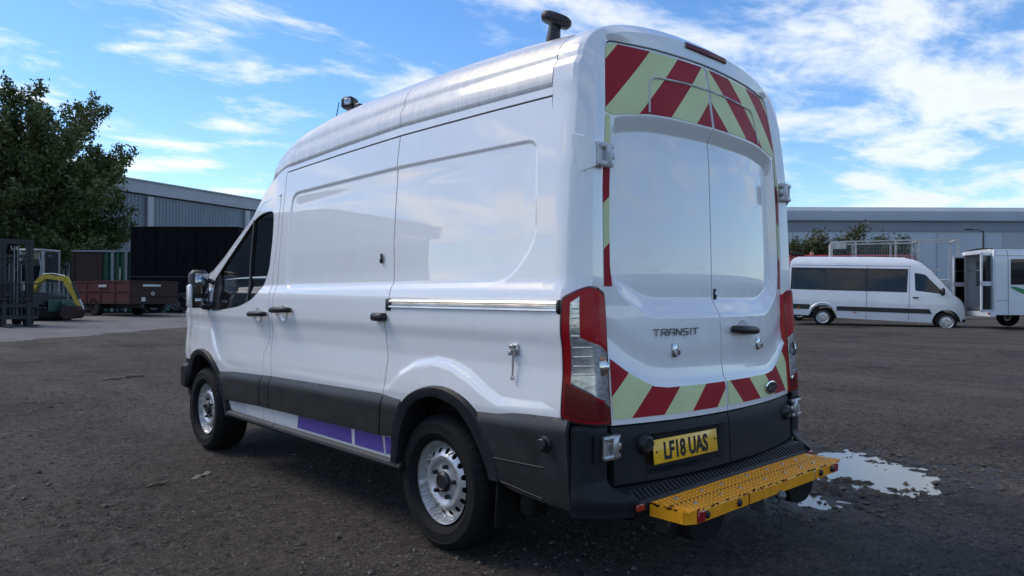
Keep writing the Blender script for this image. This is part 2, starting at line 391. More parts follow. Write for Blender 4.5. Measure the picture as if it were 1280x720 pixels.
def vnoise(x, y, seed=0):
    xi = np.floor(x).astype(np.int64); yi = np.floor(y).astype(np.int64); fx = x-xi; fy = y-yi; fx = fx*fx*(3-2*fx); fy = fy*fy*(3-2*fy)
    def h(a, b):
        n = (a*374761393+b*668265263+seed*1442695041) & 0xffffffff; n = ((n ^ (n >> 13))*1274126177) & 0xffffffff; return ((n ^ (n >> 16)) & 0xffff)/65535.0
    return (h(xi, yi)*(1-fx)+h(xi+1, yi)*fx)*(1-fy)+(h(xi, yi+1)*(1-fx)+h(xi+1, yi+1)*fx)*fy
PUD = np.array([[1.15, .30], [1.5, .62], [2.3, .95], [2.95, 1.02], [3.15, .80], [2.95, .42], [2.70, .02], [2.15, -.10], [1.45, -.02]])
def gbase(x, y): return .0085*np.maximum(0, np.minimum(np.hypot(x, y), 70)-8)
def gz(x, y):
    x = np.asarray(x, float); y = np.asarray(y, float)
    r = np.hypot(x-.5, y-2.5); near = sstep(26, 12, r)
    n = (vnoise(x*.7, y*.7, 1)-.5)*.030+(vnoise(x*2.1, y*2.1, 2)-.5)*.016+(vnoise(x*6.3, y*6.3, 3)-.5)*.011+(vnoise(x*14, y*14, 4)-.5)*.017+(vnoise(x*29, y*29, 5)-.5)*.015
    foot = sstep(.9, .2, np.maximum(np.abs(x)-1.1, np.maximum(-.2-y, y-5.6)))
    n = n*(1-.75*foot)-.004*foot
    P = np.stack([x.ravel(), y.ravel()], 1); dip = np.zeros(len(P)); k = (np.abs(P[:, 0]-2.2) < 2) & (np.abs(P[:, 1]-.45) < 1.6)
    if k.any(): dip[k] = sstep(.24, -.30, sdf(P[k], PUD))
    dip = dip.reshape(x.shape)
    return gbase(x, y)+n*near*(1+1.5*dip)-.034*dip
def axis_coords(lo, hi, d, far):
    a = list(np.arange(lo, hi+1e-6, d)); s_ = d; p = hi
    right = []
    while p < far: s_ = min(s_*1.13, far/6); p += s_; right.append(p)
    s_ = d; p = lo; left = []
    while p > -far: s_ = min(s_*1.13, far/6); p -= s_; left.append(p)
    return np.array(left[::-1]+a+right)
gx = axis_coords(-4.2, 5.6, .032, 1600); gy = axis_coords(-1.6, 8.5, .032, 1600)
GX, GY = np.meshgrid(gx, gy, indexing='ij'); GZ = gz(GX, GY)
nI, nJ = GX.shape; idx = np.arange(nI*nJ).reshape(nI, nJ)
GF = np.stack([idx[:-1, :-1], idx[1:, :-1], idx[1:, 1:], idx[:-1, 1:]], -1).reshape(-1, 4)
def ground_mat():
    m = mat('ground', (.03, .03, .03), .9); t = m.node_tree; b = t.nodes['Principled BSDF']
    tcn = nn(t, 'ShaderNodeTexCoord'); P = tcn.outputs['Object']
    def noise(sc, det=5, rough=.6, st=(1, 1, 1), rz=0):
        mpn = nn(t, 'ShaderNodeMapping'); t.links.new(P, mpn.inputs[0]); mpn.inputs['Scale'].default_value = st; mpn.inputs['Rotation'].default_value = (0, 0, rz)
        n = nn(t, 'ShaderNodeTexNoise'); t.links.new(mpn.outputs[0], n.inputs['Vector']); n.inputs['Scale'].default_value = sc; n.inputs['Detail'].default_value = det; n.inputs['Roughness'].default_value = rough
        return n.outputs['Fac']
    def rng_(v, a, b_, c=0, d=1):
        r = nn(t, 'ShaderNodeMapRange'); t.links.new(v, r.inputs['Value']); r.inputs['From Min'].default_value = a; r.inputs['From Max'].default_value = b_; r.inputs['To Min'].default_value = c; r.inputs['To Max'].default_value = d; return r.outputs[0]
    def mixc(f, a, b_, bt='MIX'):
        k = nn(t, 'ShaderNodeMix', data_type='RGBA', blend_type=bt)
        if isinstance(f, float): k.inputs[0].default_value = f
        else: t.links.new(f, k.inputs[0])
        for i, v in ((6, a), (7, b_)):
            if isinstance(v, tuple): k.inputs[i].default_value = (*v, 1)
            else: t.links.new(v, k.inputs[i])
        return k.outputs[2]
    c = mixc(rng_(noise(.55, 4), .35, .7), (0.0471, 0.0394, 0.0327), (0.0913, 0.0750, 0.0606))
    c = mixc(rng_(noise(.9, 5, .6, (1, .16, 1), .75), .46, .70), c, (0.1522, 0.1254, 0.0997))      # wheel tracks of paler dust
    c = mixc(rng_(noise(9, 6, .75), .44, .68), c, (0.1176, 0.0984, 0.0795))
    c = mixc(rng_(noise(19, 4, .75), .36, .50, 1, 0), c, (0.0221, 0.0194, 0.0172))
    c = mixc(rng_(noise(60, 3, .7), .54, .74), c, (0.2352, 0.2006, 0.1661))
    c = mixc(rng_(noise(48, 2, .7), .30, .42, 1, 0), c, (0.0166, 0.0155, 0.0142))
    vo = nn(t, 'ShaderNodeTexVoronoi'); t.links.new(P, vo.inputs['Vector']); vo.inputs['Scale'].default_value = 34
    sp = nn(t, 'ShaderNodeSeparateColor'); t.links.new(vo.outputs['Color'], sp.inputs[0])
    stone = nn(t, 'ShaderNodeMath', operation='MULTIPLY'); t.links.new(rng_(sp.outputs[0], .93, .94), stone.inputs[0]); t.links.new(rng_(vo.outputs['Distance'], .25, .32, 1, 0), stone.inputs[1])
    c = mixc(stone.outputs[0], c, (0.2076, 0.1812, 0.1543))
    c = mixc(rng_(noise(.33, 6, .7), .52, .66, 0, .75), c, (0.0188, 0.0184, 0.0185))
    c = mixc(rng_(noise(2.3, 6, .72), .56, .70, 0, .6), c, (0.0171, 0.0171, 0.0175))
    c = mixc(rng_(noise(3.1, 5, .7, (1, 1, 1), 1.1), .58, .72, 0, .7), c, (0.1070, 0.1032, 0.1009))
    szz = nn(t, 'ShaderNodeSeparateXYZ'); t.links.new(P, szz.inputs[0])
    vd = nn(t, 'ShaderNodeVectorMath', operation='DISTANCE'); t.links.new(P, vd.inputs[0]); vd.inputs[1].default_value = (2.2, .45, 0)
    wm = nn(t, 'ShaderNodeMath', operation='MULTIPLY'); t.links.new(rng_(szz.outputs['Z'], -.002, -.018), wm.inputs[0]); t.links.new(rng_(vd.outputs['Value'], 1.3, 1.9, 1, 0), wm.inputs[1]); wet = wm.outputs[0]; c = mixc(wet, c, (.016, .015, .014))
    t.links.new(c, b.inputs['Base Color'])
    rw = nn(t, 'ShaderNodeMix', data_type='FLOAT'); t.links.new(wet, rw.inputs[0]); t.links.new(rng_(noise(1.3, 4), .3, .7, .97, .75), rw.inputs[2]); rw.inputs[3].default_value = .38; t.links.new(rw.outputs[0], b.inputs['Roughness']); b.inputs['Specular IOR Level'].default_value = .18
    ad = nn(t, 'ShaderNodeMath', operation='ADD'); t.links.new(noise(26, 6, .75), ad.inputs[0]); t.links.new(noise(110, 3, .7), ad.inputs[1])
    bp = nn(t, 'ShaderNodeBump'); bp.inputs['Strength'].default_value = .9; bp.inputs['Distance'].default_value = .022; t.links.new(ad.outputs[0], bp.inputs['Height']); t.links.new(bp.outputs[0], b.inputs['Normal'])
ground_mat()
g = link_mesh('ground', np.stack([GX, GY, GZ], -1).reshape(-1, 3), GF, 'ground', None, 60); tag(g, 'dark rutted gravel and tarmac planings of the yard', None, None, 'structure')
# puddle: a still sheet of water that the ground rises out of
m = mat('water', (.075, .071, .066), .16, spec=1.0); m.node_tree.nodes['Principled BSDF'].inputs['IOR'].default_value = 1.6
px_ = np.linspace(.2, 4.1, 60); py_ = np.linspace(-.9, 1.9, 40); PX, PY = np.meshgrid(px_, py_, indexing='ij')
o = MB().grid(np.stack([PX, PY, np.full_like(PX, -.0215)], -1)).build('puddle', 'water'); tag(o, 'shallow puddle reflecting pale sky beside the yellow step', None, None, 'structure')
# pale road strip along the yard edge
mat('road', (.16, .155, .145), .9, col2=(.10, .095, .09), vscale=.8, bump=.3, bscale=30, stretch=(1, .3, 1))
ra = np.array([-.9, 18.6]); rd = np.array([.757, .653]); rn = np.array([-.653, .757])
su = np.linspace(-40, 70, 220); sv = np.linspace(0, 1, 12)
RP = []
for a in su:
    w0 = .5*math.sin(a*.31)+.35*math.sin(a*.83+1)+.9*(vnoise(np.array([a*.9]), np.array([3.0]), 9)[0]-.5); w1 = 11.5+.6*math.sin(a*.22)
    row = []
    for v in sv:
        q = ra+rd*a+rn*(w0+(w1-w0)*v); row.append((q[0], q[1], float(gz(q[0], q[1]))+.03-.05*(v in (0, 1))))
    RP.append(row)
o = MB().grid(np.array(RP)).build('road', 'road', None, 60); tag(o, 'pale worn road strip crossing the yard', None, None, 'structure')
# loose stones
def stones(n, name, label):
    V = []; F = []
    oct_ = np.array([[1, 0, 0], [-1, 0, 0], [0, 1, 0], [0, -1, 0], [0, 0, 1], [0, 0, -1]], float); of = [(0, 2, 4), (2, 1, 4), (1, 3, 4), (3, 0, 4), (2, 0, 5), (1, 2, 5), (3, 1, 5), (0, 3, 5)]
    D = .9+11*rng.random(n)**1.5; th = math.radians(42.8)+np.radians(rng.uniform(-44, 44, n))
    X = CAM[0]+D*np.sin(th); Y = CAM[1]+D*np.cos(th); Z = gz(X, Y); R_ = rng.lognormal(-4.95, .50, n).clip(.003, .022)
    m_ = 420; X[:m_] = rng.uniform(.9, 3.5, m_); Y[:m_] = rng.uniform(-.3, 1.3, m_); R_[:m_] = rng.lognormal(-4.5, .5, m_).clip(.005, .03); Z = gz(X, Y)
    patch = vnoise(X*1.3, Y*1.3, 12); patch[:m_] = 1
    for i in range(n):
        if patch[i] < .42 and R_[i] > .008: R_[i] = .006
        q = oct_*R_[i]*rng.uniform(.6, 1.3, (6, 1))*np.array([1.2, 1, .7]) @ rotz(rng.uniform(0, 6.3)).T
        V.append(q+np.array([X[i], Y[i], Z[i]+R_[i]*.2])); F += [(a+6*i, b+6*i, c+6*i) for a, b, c in of]
    return tag(link_mesh(name, np.vstack(V), F, 'stone', None), label, 'gravel', None, 'stuff')
mat('stone', (.05, .043, .036), .95, spec=.1, col2=(.20, .18, .155), vscale=9)
stones(14000, 'gravel', 'loose dark stones scattered over the yard surface')
# litter: a few bits of timber and card
mat('timber', (.11, .085, .06), .85, col2=(.05, .04, .03), vscale=12, stretch=(1, 8, 1))
mat('card', (.17, .15, .125), .9, var=.4)
def litter(x, y, sx, sy, rz, label, mname, name, cat, h=.012):
    o = empty(name, (x, y, float(gz(x, y))), rz, label, cat)
    k = MB(); n = 9; top = []
    for i in range(n):
        t_ = i/(n-1)-.5; w = sy*(.55+.45*math.sin(i*1.9+x*7)**2); dz = .006*math.sin(i*1.3+y)
        top.append([(t_*sx, -w/2, .004+dz), (t_*sx, -w/2, h+dz), (t_*sx, w/2, h+dz*1.6), (t_*sx, w/2, .004+dz)])
    k.grid(np.array(top), wrap=True).add(top[0], [(0, 1, 2, 3)]).add(top[-1], [(3, 2, 1, 0)])
    A = np.array(mw(o)); k.V = [tuple(np.array(v) @ A[:3, :3].T+A[:3, 3]) for v in k.V]
    k.build('splinter' if mname == 'timber' else 'sheet', mname, o, 30)
litter(-1.653, 3.533, .17, .022, .2, 'short splintered strip of timber lying on the dark ground', 'timber', 'wood_scrap', 'wood scrap')
litter(-1.33, 3.60, .20, .06, .6, 'flattened ragged scrap of dark card beside the timber strip', 'card', 'card_scrap', 'card scrap', .010)
litter(-.26, 10.3, .3, .06, .3, 'pale broken batten lying in the yard beyond the front wheel', 'card', 'wood_scrap', 'wood scrap', .03)
litter(.12, 10.5, .25, .08, -.4, 'pale crumpled offcut next to the broken batten', 'card', 'card_scrap', 'card scrap', .035)
litter(-1.25, 1.75, .07, .03, 1.2, 'small pale chip of wood near the rear wheel', 'card', 'wood_scrap', 'wood scrap', .012)
# ------------------------------------------------------------------ the van: body surfaces (metres, rear at y=0, nose at +Y)
WZ = np.array([.20, .30, .36, .42, .53, .66, .775, .79, .86, 1.0, 1.10, 1.155, 1.20, 1.30, 1.345, 1.385, 1.6, 1.9, 2.2, 2.3, 2.45])
WX = np.array([.90, .930, .965, .985, 1.0, 1.010, 1.022, 1.026, 1.024, 1.012, 1.018, 1.030, 1.031, 1.027, 1.018, .999, .992, .973, .945, .933, .91])
_zz = np.linspace(.1, 2.7, 1301); _ww = np.interp(_zz, WZ, WX); _k = np.hanning(17); _k /= _k.sum(); _ww = np.convolve(np.pad(_ww, 8, mode='edge'), _k, mode='valid')
TY = np.array([-.2, .3, .42, .8, 1.3, 3.2, 3.8, 4.3, 4.6, 4.85, 5.0, 5.2]); TX = np.array([.965, .975, .985, .995, 1, 1, .992, .985, .972, .945, .915, .83])
def W(y, z): return np.interp(z, _zz, _ww)*np.interp(y, TY, TX)
ZC = [.4, .5, .76, 1.0, 1.28, 1.6, 2.0, 2.2, 2.39, 2.5, 2.62]; YC = [.112, .115, .127, .145, .163, .170, .182, .20, .228, .25, .275]
def Yr(x, z): return np.interp(z, ZC, YC)+.095*(np.abs(x)/.85)**2.2
def warp(x): return x-np.sign(x)*.021*(np.abs(x)/.83)**2
def xB(z): return warp(np.interp(z, [.4, .75, 1.5, 1.8, 2.14, 2.45, 2.6], [.835, .832, .832, .828, .798, .75, .72]))
def corner(s, z):
    """rear corner surface, s=0 on the side seam, s=1 at the door edge"""
    s = np.asarray(s, float); z = np.asarray(z, float); w = W(.437, z); b = xB(z); yb = Yr(b, z)
    KS = np.array([0, .36, .42, .74, .80, 1.0])
    xs = np.stack([w, w-.003, w-.012, np.maximum(b+.088, .5*(w+b)), b+.066, b+.004]); ys = np.stack([0*z+.437, 0*z+.318, 0*z+.300, yb-.012, yb-.019, yb-.006])
    x = np.zeros_like(s); y = np.zeros_like(s)
    for i in range(5):
        k = (s >= KS[i]) & ((s < KS[i+1]) | (i == 4)); t = (s-KS[i])/(KS[i+1]-KS[i])
        x = np.where(k, xs[i]+(xs[i+1]-xs[i])*t, x); y = np.where(k, ys[i]+(ys[i+1]-ys[i])*t, y)
    return np.stack([-x, y, z], -1)
van = empty('parked_van', (0, 2.6, 0), 0, 'white high roof panel van with red and yellow chevrons on its rear doors', 'van')
INL = np.array([1., 0, 0])
REC = rounded([(2.93, 2.03), (1.63, 2.047), (.515, 2.034), (.487, 1.56), (.64, 1.405), (.76, 1.366), (1.6, 1.363), (2.935, 1.352)], [.10, 0, .07, .10, .10, .12, 0, .10])
AZ_Y = np.array([.2, .32, .56, .69, .773, .896, 1.057, 1.19, 1.36, 1.50, 1.60, 1.75, 2.6, 3.9, 4.05, 4.18, 4.3, 5.2]); AZ_Z = np.array([.85, .85, .842, .838, .866, .93, .984, .995, .963, .90, .82, .80, .80, .77, .80, .90, 1.05, 1.05])
def H(y, z):
    y = np.asarray(y, float); z = np.asarray(z, float); w = W(y, z)
    P = np.stack([y.ravel(), z.ravel()], 1); dd = sdf(P, REC).reshape(y.shape)
    w = w-.0085*sstep(.001, -.013, dd)-.004*sstep(-.01, -.10, dd)
    za = np.interp(y, AZ_Y, AZ_Z); amp = np.interp(y, [.3, .6, .7, 1.5, 1.7, 3.8, 4.1], [.004, .008, .014, .014, .005, .005, .012])
    return w+amp*sstep(za+.012, za-.028, z)
def side(off=0.0): return lambda y, z: np.stack([-(H(y, z)+off), y, z], -1)
GP = .0045
def seam(pts, d):  # a seam line (y,z) shifted along y
    return [(y+d, z) for y, z in pts]
S_R = [(.312, .60), (.312, 1.345), (.419, 1.408), (.41, 1.56), (.417, 1.92), (.437, 2.26)]
S_S = [(1.69, .405), (1.69, .52), (1.649, .773), (1.645, .823), (1.630, .958), (1.643, 1.09), (1.640, 1.20), (1.605, 1.31), (1.632, 1.63), (1.634, 2.087), (1.625, 2.219)]
S_F = [(3.12, .405), (3.14, .57), (3.10, .76), (3.125, .97), (3.10, 1.086), (3.08, 1.256), (3.068, 1.454), (3.047, 1.765), (3.04, 2.186)]
S_D = [(3.30, .405), (3.30, .51), (3.25, .745), (3.235, .905), (3.162, .98), (3.146, 1.14), (3.155, 1.42), (3.106, 1.71), (3.10, 1.95)]
ARO = [(1.575, .54), (1.56, .609), (1.509, .704), (1.421, .779), (1.31, .833), (1.174, .866), (1.043, .862), (.887, .815), (.781, .712), (.709, .589), (.686, .461)]
both = (False, True)
def offs(poly, d):
    q = np.asarray(poly); t_ = np.roll(q, -1, 0)-np.roll(q, 1, 0); n_ = np.stack([t_[:, 1], -t_[:, 0]], 1); n_ /= np.linalg.norm(n_, axis=1)[:, None]+1e-9; return q+n_*d
EXTRA = [offs(REC, d_) for d_ in (.001, -.006, -.013, .008, -.02)]
def sidepart(name, outline, material, parent, sp=.014, off=0, depth=.014, holes=(), sides=both):
    tri = cdt(outline, holes, sp, EXTRA); return [panel(name, tri, side(off), material, parent, INL, depth, 35, mr) for mr in sides]
arch_in = [(y-.02*np.sign(y-1.14), z-.025) for y, z in ARO[1:-1]]
q_out = [(.312+GP, .76)]+seam(S_R[1:], GP)[:-1]+[(.437+GP, 2.212), (1.0, 2.216)]+seam(S_S, -GP)[::-1]+[(1.57, .405), (1.56, .55)]+arch_in[1:-1]+[(.79, .76)]
quarter = sidepart('quarter_panel', q_out, 'paint', van)
sl_out = seam(S_S, GP)+[(2.3, 2.207)]+seam(S_F, -GP)[::-1]
slide = sidepart('sliding_door', sl_out, 'paint', van)
slide[1].name = 'side_panel'
pil = seam(S_F, GP)+[(3.08, 2.186), (3.092, 2.04)]+seam(S_D, -GP)[::-1]
sidepart('door_pillar', pil, 'paint', van)
WIN = rounded([(3.192, 1.93), (3.182, 1.716), (3.21, 1.514), (3.27, 1.417), (3.40, 1.30), (3.663, 1.231), (4.127, 1.192), (4.262, 1.188), (4.285, 1.44), (4.161, 1.52), (3.79, 1.737), (3.538, 1.888), (3.371, 1.932)], [.06, .1, .1, .08, .12, .2, .1, .02, .02, .1, .2, .2, .2], 4)
d_out = seam(S_D, GP)+[(3.106, 2.012), (3.122, 2.03), (3.20, 2.027), (3.39, 1.996), (3.65, 1.838), (3.94, 1.678), (4.18, 1.524), (4.332, 1.43), (4.325, 1.20), (4.298, 1.05), (4.296, .845), (4.11, .70), (4.0, .60), (3.95, .49), (3.925, .405)]
fdoor = sidepart('front_door', d_out, 'paint', van, .016, 0, .014, [WIN])
f_out = [(4.305, 1.05), (4.334, 1.20), (4.341, 1.43), (4.55, 1.42), (4.80, 1.37), (4.95, 1.27), (4.99, 1.10), (4.98, .80), (4.85, .78), (4.70, .83), (4.55, .86), (4.40, .86), (4.26, .84), (4.15, .76), (4.306, .845)]
sidepart('front_wing', f_out, 'paint', van, .02)
strip = [(.437+GP, 2.222), (1.0, 2.226), (1.625, 2.229), (2.3, 2.217), (3.04, 2.195), (3.04, 2.226), (2.26, 2.258), (1.63, 2.275), (.437+GP, 2.262)]
sidepart('roof_rail', strip, 'paint', van, .02, 0, .02)
# glass and window trims of the front doors
for mr, dr in zip(both, fdoor):
    tri = cdt([tuple(np.array((3.66, 1.56))+(np.array(q)-np.array((3.66, 1.56)))*1.03) for q in WIN], (), .03)
    panel('window_glass', tri, side(-.016), 'glass_van', dr, INL, 0, 35, mr)
    sx = 1 if mr else -1
    def sp3(y, z, off=0.): return (sx*(float(W(y, z))+off), y, z)
    MB().tube([sp3(y, z, -.006) for y, z in list(WIN)+[WIN[0]]], .007, 5, False).build('window_seal', 'black_plastic', dr, 60)
    MB().tube([sp3(y, z, -.008) for y, z in ((3.545, 1.885), (3.556, 1.72), (3.562, 1.554), (3.556, 1.40), (3.548, 1.262))], .013, 5).build('window_divider', 'black_plastic', dr, 60)
    tri2 = cdt([(4.10, 1.196), (4.262, 1.19), (4.284, 1.43), (4.18, 1.49), (4.12, 1.36)], (), .03)
    panel('mirror_base_panel', tri2, side(-.006), 'black_plastic', dr, INL, .01, 35, mr)
    # handle with finger scoop
    hd = MB().tube([sp3(y, z, o_) for y, z, o_ in ((3.418, 1.176, .008), (3.405, 1.178, .035), (3.36, 1.182, .044), (3.20, 1.186, .044), (3.168, 1.184, .03), (3.16, 1.183, .008))], [.016, .019, .020, .019, .018, .015], 8).build('door_handle', 'black_plastic', dr, 50)
    MB().lathe(sp3(3.31, 1.178, .0015), (sx, 0, 0), [(.0, -.004), (.030, -.003), (.046, .0), (.050, .003)], 20).build('handle_scoop', 'paint', dr, 40)
sx = -1
def sp3(y, z, off=0.): return (sx*(float(W(y, z))+off), y, z)
sd = slide[0]
MB().tube([sp3(y, z, o_) for y, z, o_ in ((3.035, 1.212, .008), (3.022, 1.214, .035), (2.98, 1.217, .046), (2.82, 1.221, .046), (2.785, 1.219, .032), (2.777, 1.218, .008))], [.017, .020, .022, .021, .019, .016], 8).build('door_handle', 'black_plastic', sd, 50)
MB().lathe(sp3(2.90, 1.195, .0015), (-1, 0, 0), [(.0, -.004), (.032, -.003), (.050, .0), (.054, .003)], 20).build('handle_scoop', 'paint', sd, 40)
MB().box(sp3(1.675, 1.198, .018), (.05, .12, .046), None, .012).build('roller_arm', 'black_plastic', sd, 50)
lk = MB().box(sp3(1.741, 1.531, -.002), (.012, .024, .058), None, .006).build('lock', 'black_plastic', sd, 50)
MB().box(sp3(1.741, 1.531, .005), (.006, .008, .036), None, .003).build('key_slot', 'chrome', lk, 50)
# sliding door rail
q0 = quarter[0]
rl = MB(); ys = np.linspace(.325, 1.59, 24)
prof = [(-.004, 1.297), (.006, 1.295), (.012, 1.287), (.012, 1.280), (.002, 1.274), (-.002, 1.268), (.010, 1.262), (.012, 1.254), (.004, 1.249), (-.004, 1.246)]
rl.grid(np.array([[(-(float(W(y, 1.27))+a), y, z+(-.006*(y-.3) if 0 else 0)) for a, z in prof] for y in ys])).build('door_rail', 'rail_steel', q0, 30)
MB().box(sp3(1.606, 1.268, -.006), (.03, .05, .068), None, .006).build('rail_end', 'black_plastic', q0, 50)
MB().box(sp3(.322, 1.271, .004), (.03, .030, .062), None, .010).build('rail_stop', 'black_plastic', q0, 50)
# hasp and pin on the quarter panel
ha = MB().box(sp3(.60, 1.075, .006), (.010, .060, .050), None, .004).build('hasp', 'galvanised', q0, 50)
MB().box(sp3(.60, 1.09, .018), (.02, .030, .016), None, .004).box(sp3(.618, 1.06, .014), (.014, .016, .026), None, .003).build('hasp_staple', 'galvanised', ha, 50)
MB().tube([sp3(.597, 1.055, .016), sp3(.600, 1.0, .017), sp3(.602, .955, .014)], [.005, .005, .004], 6).lathe(sp3(.602, .945, .014), (1, 0, 0), [(.006, -.003), (.011, -.002), (.011, .002), (.006, .003)], 10, True).build('hasp_pin', 'galvanised', ha, 50)

# cladding, arches, sills
def cladsurf(ztop, zbot=None, amt=.028):
    def f(y, z):
        zt = np.interp(y, [.25, .85, 1.65, 3.09, 4.02], ztop)
        o_ = amt*np.clip((zt-z)/.052, 0, 1)+.001
        return np.stack([-(W(y, z)+.004+o_), y, z], -1)
    return f
ZT = [.806, .783, .769, .746, .714]; ZTy = [.25, .85, 1.65, 3.09, 4.02]
def zt(y): return float(np.interp(y, ZTy, ZT))
ZBy = [1.55, 1.65, 3.13, 3.31, 3.95]; ZB = [.538, .533, .514, .511, .488]
def zb(y): return float(np.interp(y, ZBy, ZB))
def clad(name, outline, parents, sides=both, sp=.02):
    tri = cdt(outline, (), sp); return [panel(name, tri, cladsurf(ZT), 'cladding_dusty', p_, INL, .02, 30, mr) for mr, p_ in zip(sides, parents)]
clad('cladding', [(1.6955, zb(1.69)), (1.656, zt(1.655)), (2.4, zt(2.4)), (3.094, zt(3.094)), (3.135, zb(3.13))], slide)
clad('cladding', [(3.145, zb(3.145)), (3.104, zt(3.104)), (3.243, zt(3.243)), (3.295, zb(3.295))], [van, van])
clad('cladding', [(3.306, zb(3.306)), (3.254, zt(3.254)), (3.7, zt(3.7)), (4.02, zt(4.02)), (4.10, .712), (4.0, .60), (3.955, zb(3.955))], fdoor)
clad('cladding', [(1.53, .545), (1.47, zt(1.47)), (1.644, zt(1.644)), (1.683, zb(1.68))], quarter)
rq = clad('rear_cladding', [(.268, .792), (.300, .80), (.85, zt(.85)), (.80, .70), (.72, .58), (.69, .455), (.60, .43), (.268, .405)], quarter)
for mr, o_ in zip(both, rq):
    s_ = 1 if mr else -1
    MB().tube([(s_*(float(W(y, z))+.034), y, z) for y, z in ((.72, .566), (.55, .570), (.40, .574))], .004, 6).build('rub_line', 'cladding', o_, 60)
    MB().tube([(s_*(float(W(y, z))+.033), y, z) for y, z in ((.685, .462), (.55, .446), (.42, .432))], .004, 6).build('rub_line', 'cladding', o_, 60)
    k = MB().lathe((s_*(float(W(.385, .68))+.031), .385, .68), (s_, 0, 0), [(.036, 0), (.036, .006), (.026, .01), (.026, .03), (.022, .034), (0, .034)], 20).build('fuel_cap' if mr else 'reflector_knob', 'black_plastic', o_, 40)
    MB().tube([(s_*(float(W(.385, .7))+.034), .40, .705), (s_*(float(W(.385, .7))+.042), .425, .718)], .006, 6).build('cap_tether', 'black_plastic', k, 40)
def archtrim(name, outer, inner, parents, n=40):
    def res(pts):
        q = np.array(pts); d = np.r_[0, np.cumsum(np.hypot(*np.diff(q, axis=0).T))]; t = np.linspace(0, d[-1], n); k = np.stack([np.interp(t, d, q[:, i]) for i in (0, 1)], 1)
        for _ in range(3): k[1:-1] = (k[:-2]+2*k[1:-1]+k[2:])/4
        return k
    A, B = res(outer), res(inner)
    for mr, p_ in zip(both, parents):
        s_ = 1 if mr else -1; rows = []
        for f_, o_ in ((0, .004), (.04, .026), (.18, .038), (.5, .038), (.93, .032), (1.0, .022), (1.0, -.03), (1.03, -.10)):
            q = A+(B-A)*f_; rows.append([(s_*(float(W(y, max(z, .5)))+o_), y, z) for y, z in q])
        MB().grid(np.array(rows)).build(name, 'cladding', p_, 40)
archtrim('wheel_arch_trim', [(1.585, .40)]+ARO, [(1.528, .40), (1.524, .435), (1.486, .575), (1.394, .717), (1.28, .783), (1.155, .808), (.982, .773), (.874, .661), (.787, .519), (.765, .455)], quarter)
FO = [(3.905, .36), (3.93, .45), (3.985, .56), (4.056, .675), (4.15, .77), (4.27, .84), (4.42, .868), (4.58, .860), (4.72, .815), (4.84, .74), (4.93, .62), (4.97, .48)]
FI = [(3.96, .36), (3.99, .44), (4.045, .545), (4.12, .655), (4.20, .735), (4.31, .79), (4.44, .815), (4.56, .805), (4.68, .755), (4.79, .67), (4.87, .56), (4.91, .46)]
archtrim('wheel_arch_trim', FO, FI, [van, van])
for mr in both:
    s_ = 1 if mr else -1
    rows = [[(s_*(w_+.0), y, z) for w_, z in ((.93, .40), (1.0, .408), (1.022, .396), (1.026, .380), (1.01, .362), (.95, .345))] for y in np.linspace(1.50, 3.08, 12)]
    MB().grid(np.array(rows)).build('sill_step', 'cladding_dusty', van, 35)
    rows = [[(s_*(w_+.0), y, z) for w_, z in ((.93, .40), (1.0, .408), (1.022, .396), (1.026, .380), (1.01, .362), (.95, .345))] for y in np.linspace(3.10, 3.92, 8)]
    MB().grid(np.array(rows)).build('sill_step', 'cladding_dusty', van, 35)
# stickers along the sill (left side only)
def sticker(name, outline, m_, parent, off, surf=None, sp=.03, mirror=False): return panel(name, cdt(outline, (), sp), surf or side(off), m_, parent, INL, 0, 35, mirror)
sticker('purple_sticker', [(2.725, .512), (2.04, .521), (2.055, .424), (2.765, .424)], 'purple', sd, .0025)
sticker('purple_sticker', [(2.000, .522), (1.70, .526), (1.70, .424), (2.018, .424)], 'purple', sd, .0025)
sticker('purple_sticker', [(1.672, .527), (1.60, .529), (1.612, .43), (1.678, .424)], 'purple', q0, .0025)
sticker('scuffed_sticker', [(3.93, .48), (3.62, .49), (3.62, .425), (3.905, .42)], 'decal_white', fdoor[0], .0025)

# roof
def zg(y): return np.interp(y, [.2, .44, 1.63, 2.26, 3.05, 3.42, 3.70, 3.95], [2.246, 2.248, 2.262, 2.245, 2.212, 2.150, 2.09, 2.05])
def ztop(y): return np.interp(y, [.2, .43, .8, 1.2, 2.2, 2.6, 2.9, 3.2, 3.45, 3.7, 3.86], [2.635, 2.662, 2.695, 2.715, 2.722, 2.706, 2.655, 2.555, 2.44, 2.30, 2.205])
def wroof(y): return W(y, zg(y))*np.interp(y, [3.0, 3.3, 3.5, 3.86], [1, .965, .885, .80])
def roof_section(y, n=30, dx=0., dz=0., ledge=True):
    w = float(wroof(y)); a = float(zg(y)); t_ = float(ztop(y)); pts = []
    if ledge: pts += [(w-.010, a-.002), (w-.003, a+.006), (w+.006, a+.030)]
    k_ = min(1, (t_-a)/.42); a2 = a+.034+.101*k_; pts += [(w+.006-dx, a+.034), (w-.0-dx, a+.034+.062*k_)] if ledge else []
    w2 = w-.026*k_
    for i in range(n+1):
        th = (i/n)*PI/2; c_, s_ = math.cos(th)**(2/2.1), math.sin(th)**(2/2.1); pts.append((w2*c_-dx, a2+(t_-a2)*s_-dz))
    return [(-x, y, z) for x, z in pts]+[(x, y, z) for x, z in pts[::-1][1:]]
def roof_part(name, y0, y1, n):
    P = np.array([roof_section(y) for y in np.linspace(y0, y1, n)]); inn = P[[0, -1]].copy(); inn[..., 2] -= .02; inn[..., 0] *= .985
    return MB().grid(np.vstack([inn[:1], P, inn[1:]])).build(name, 'paint_roof', van, 38)
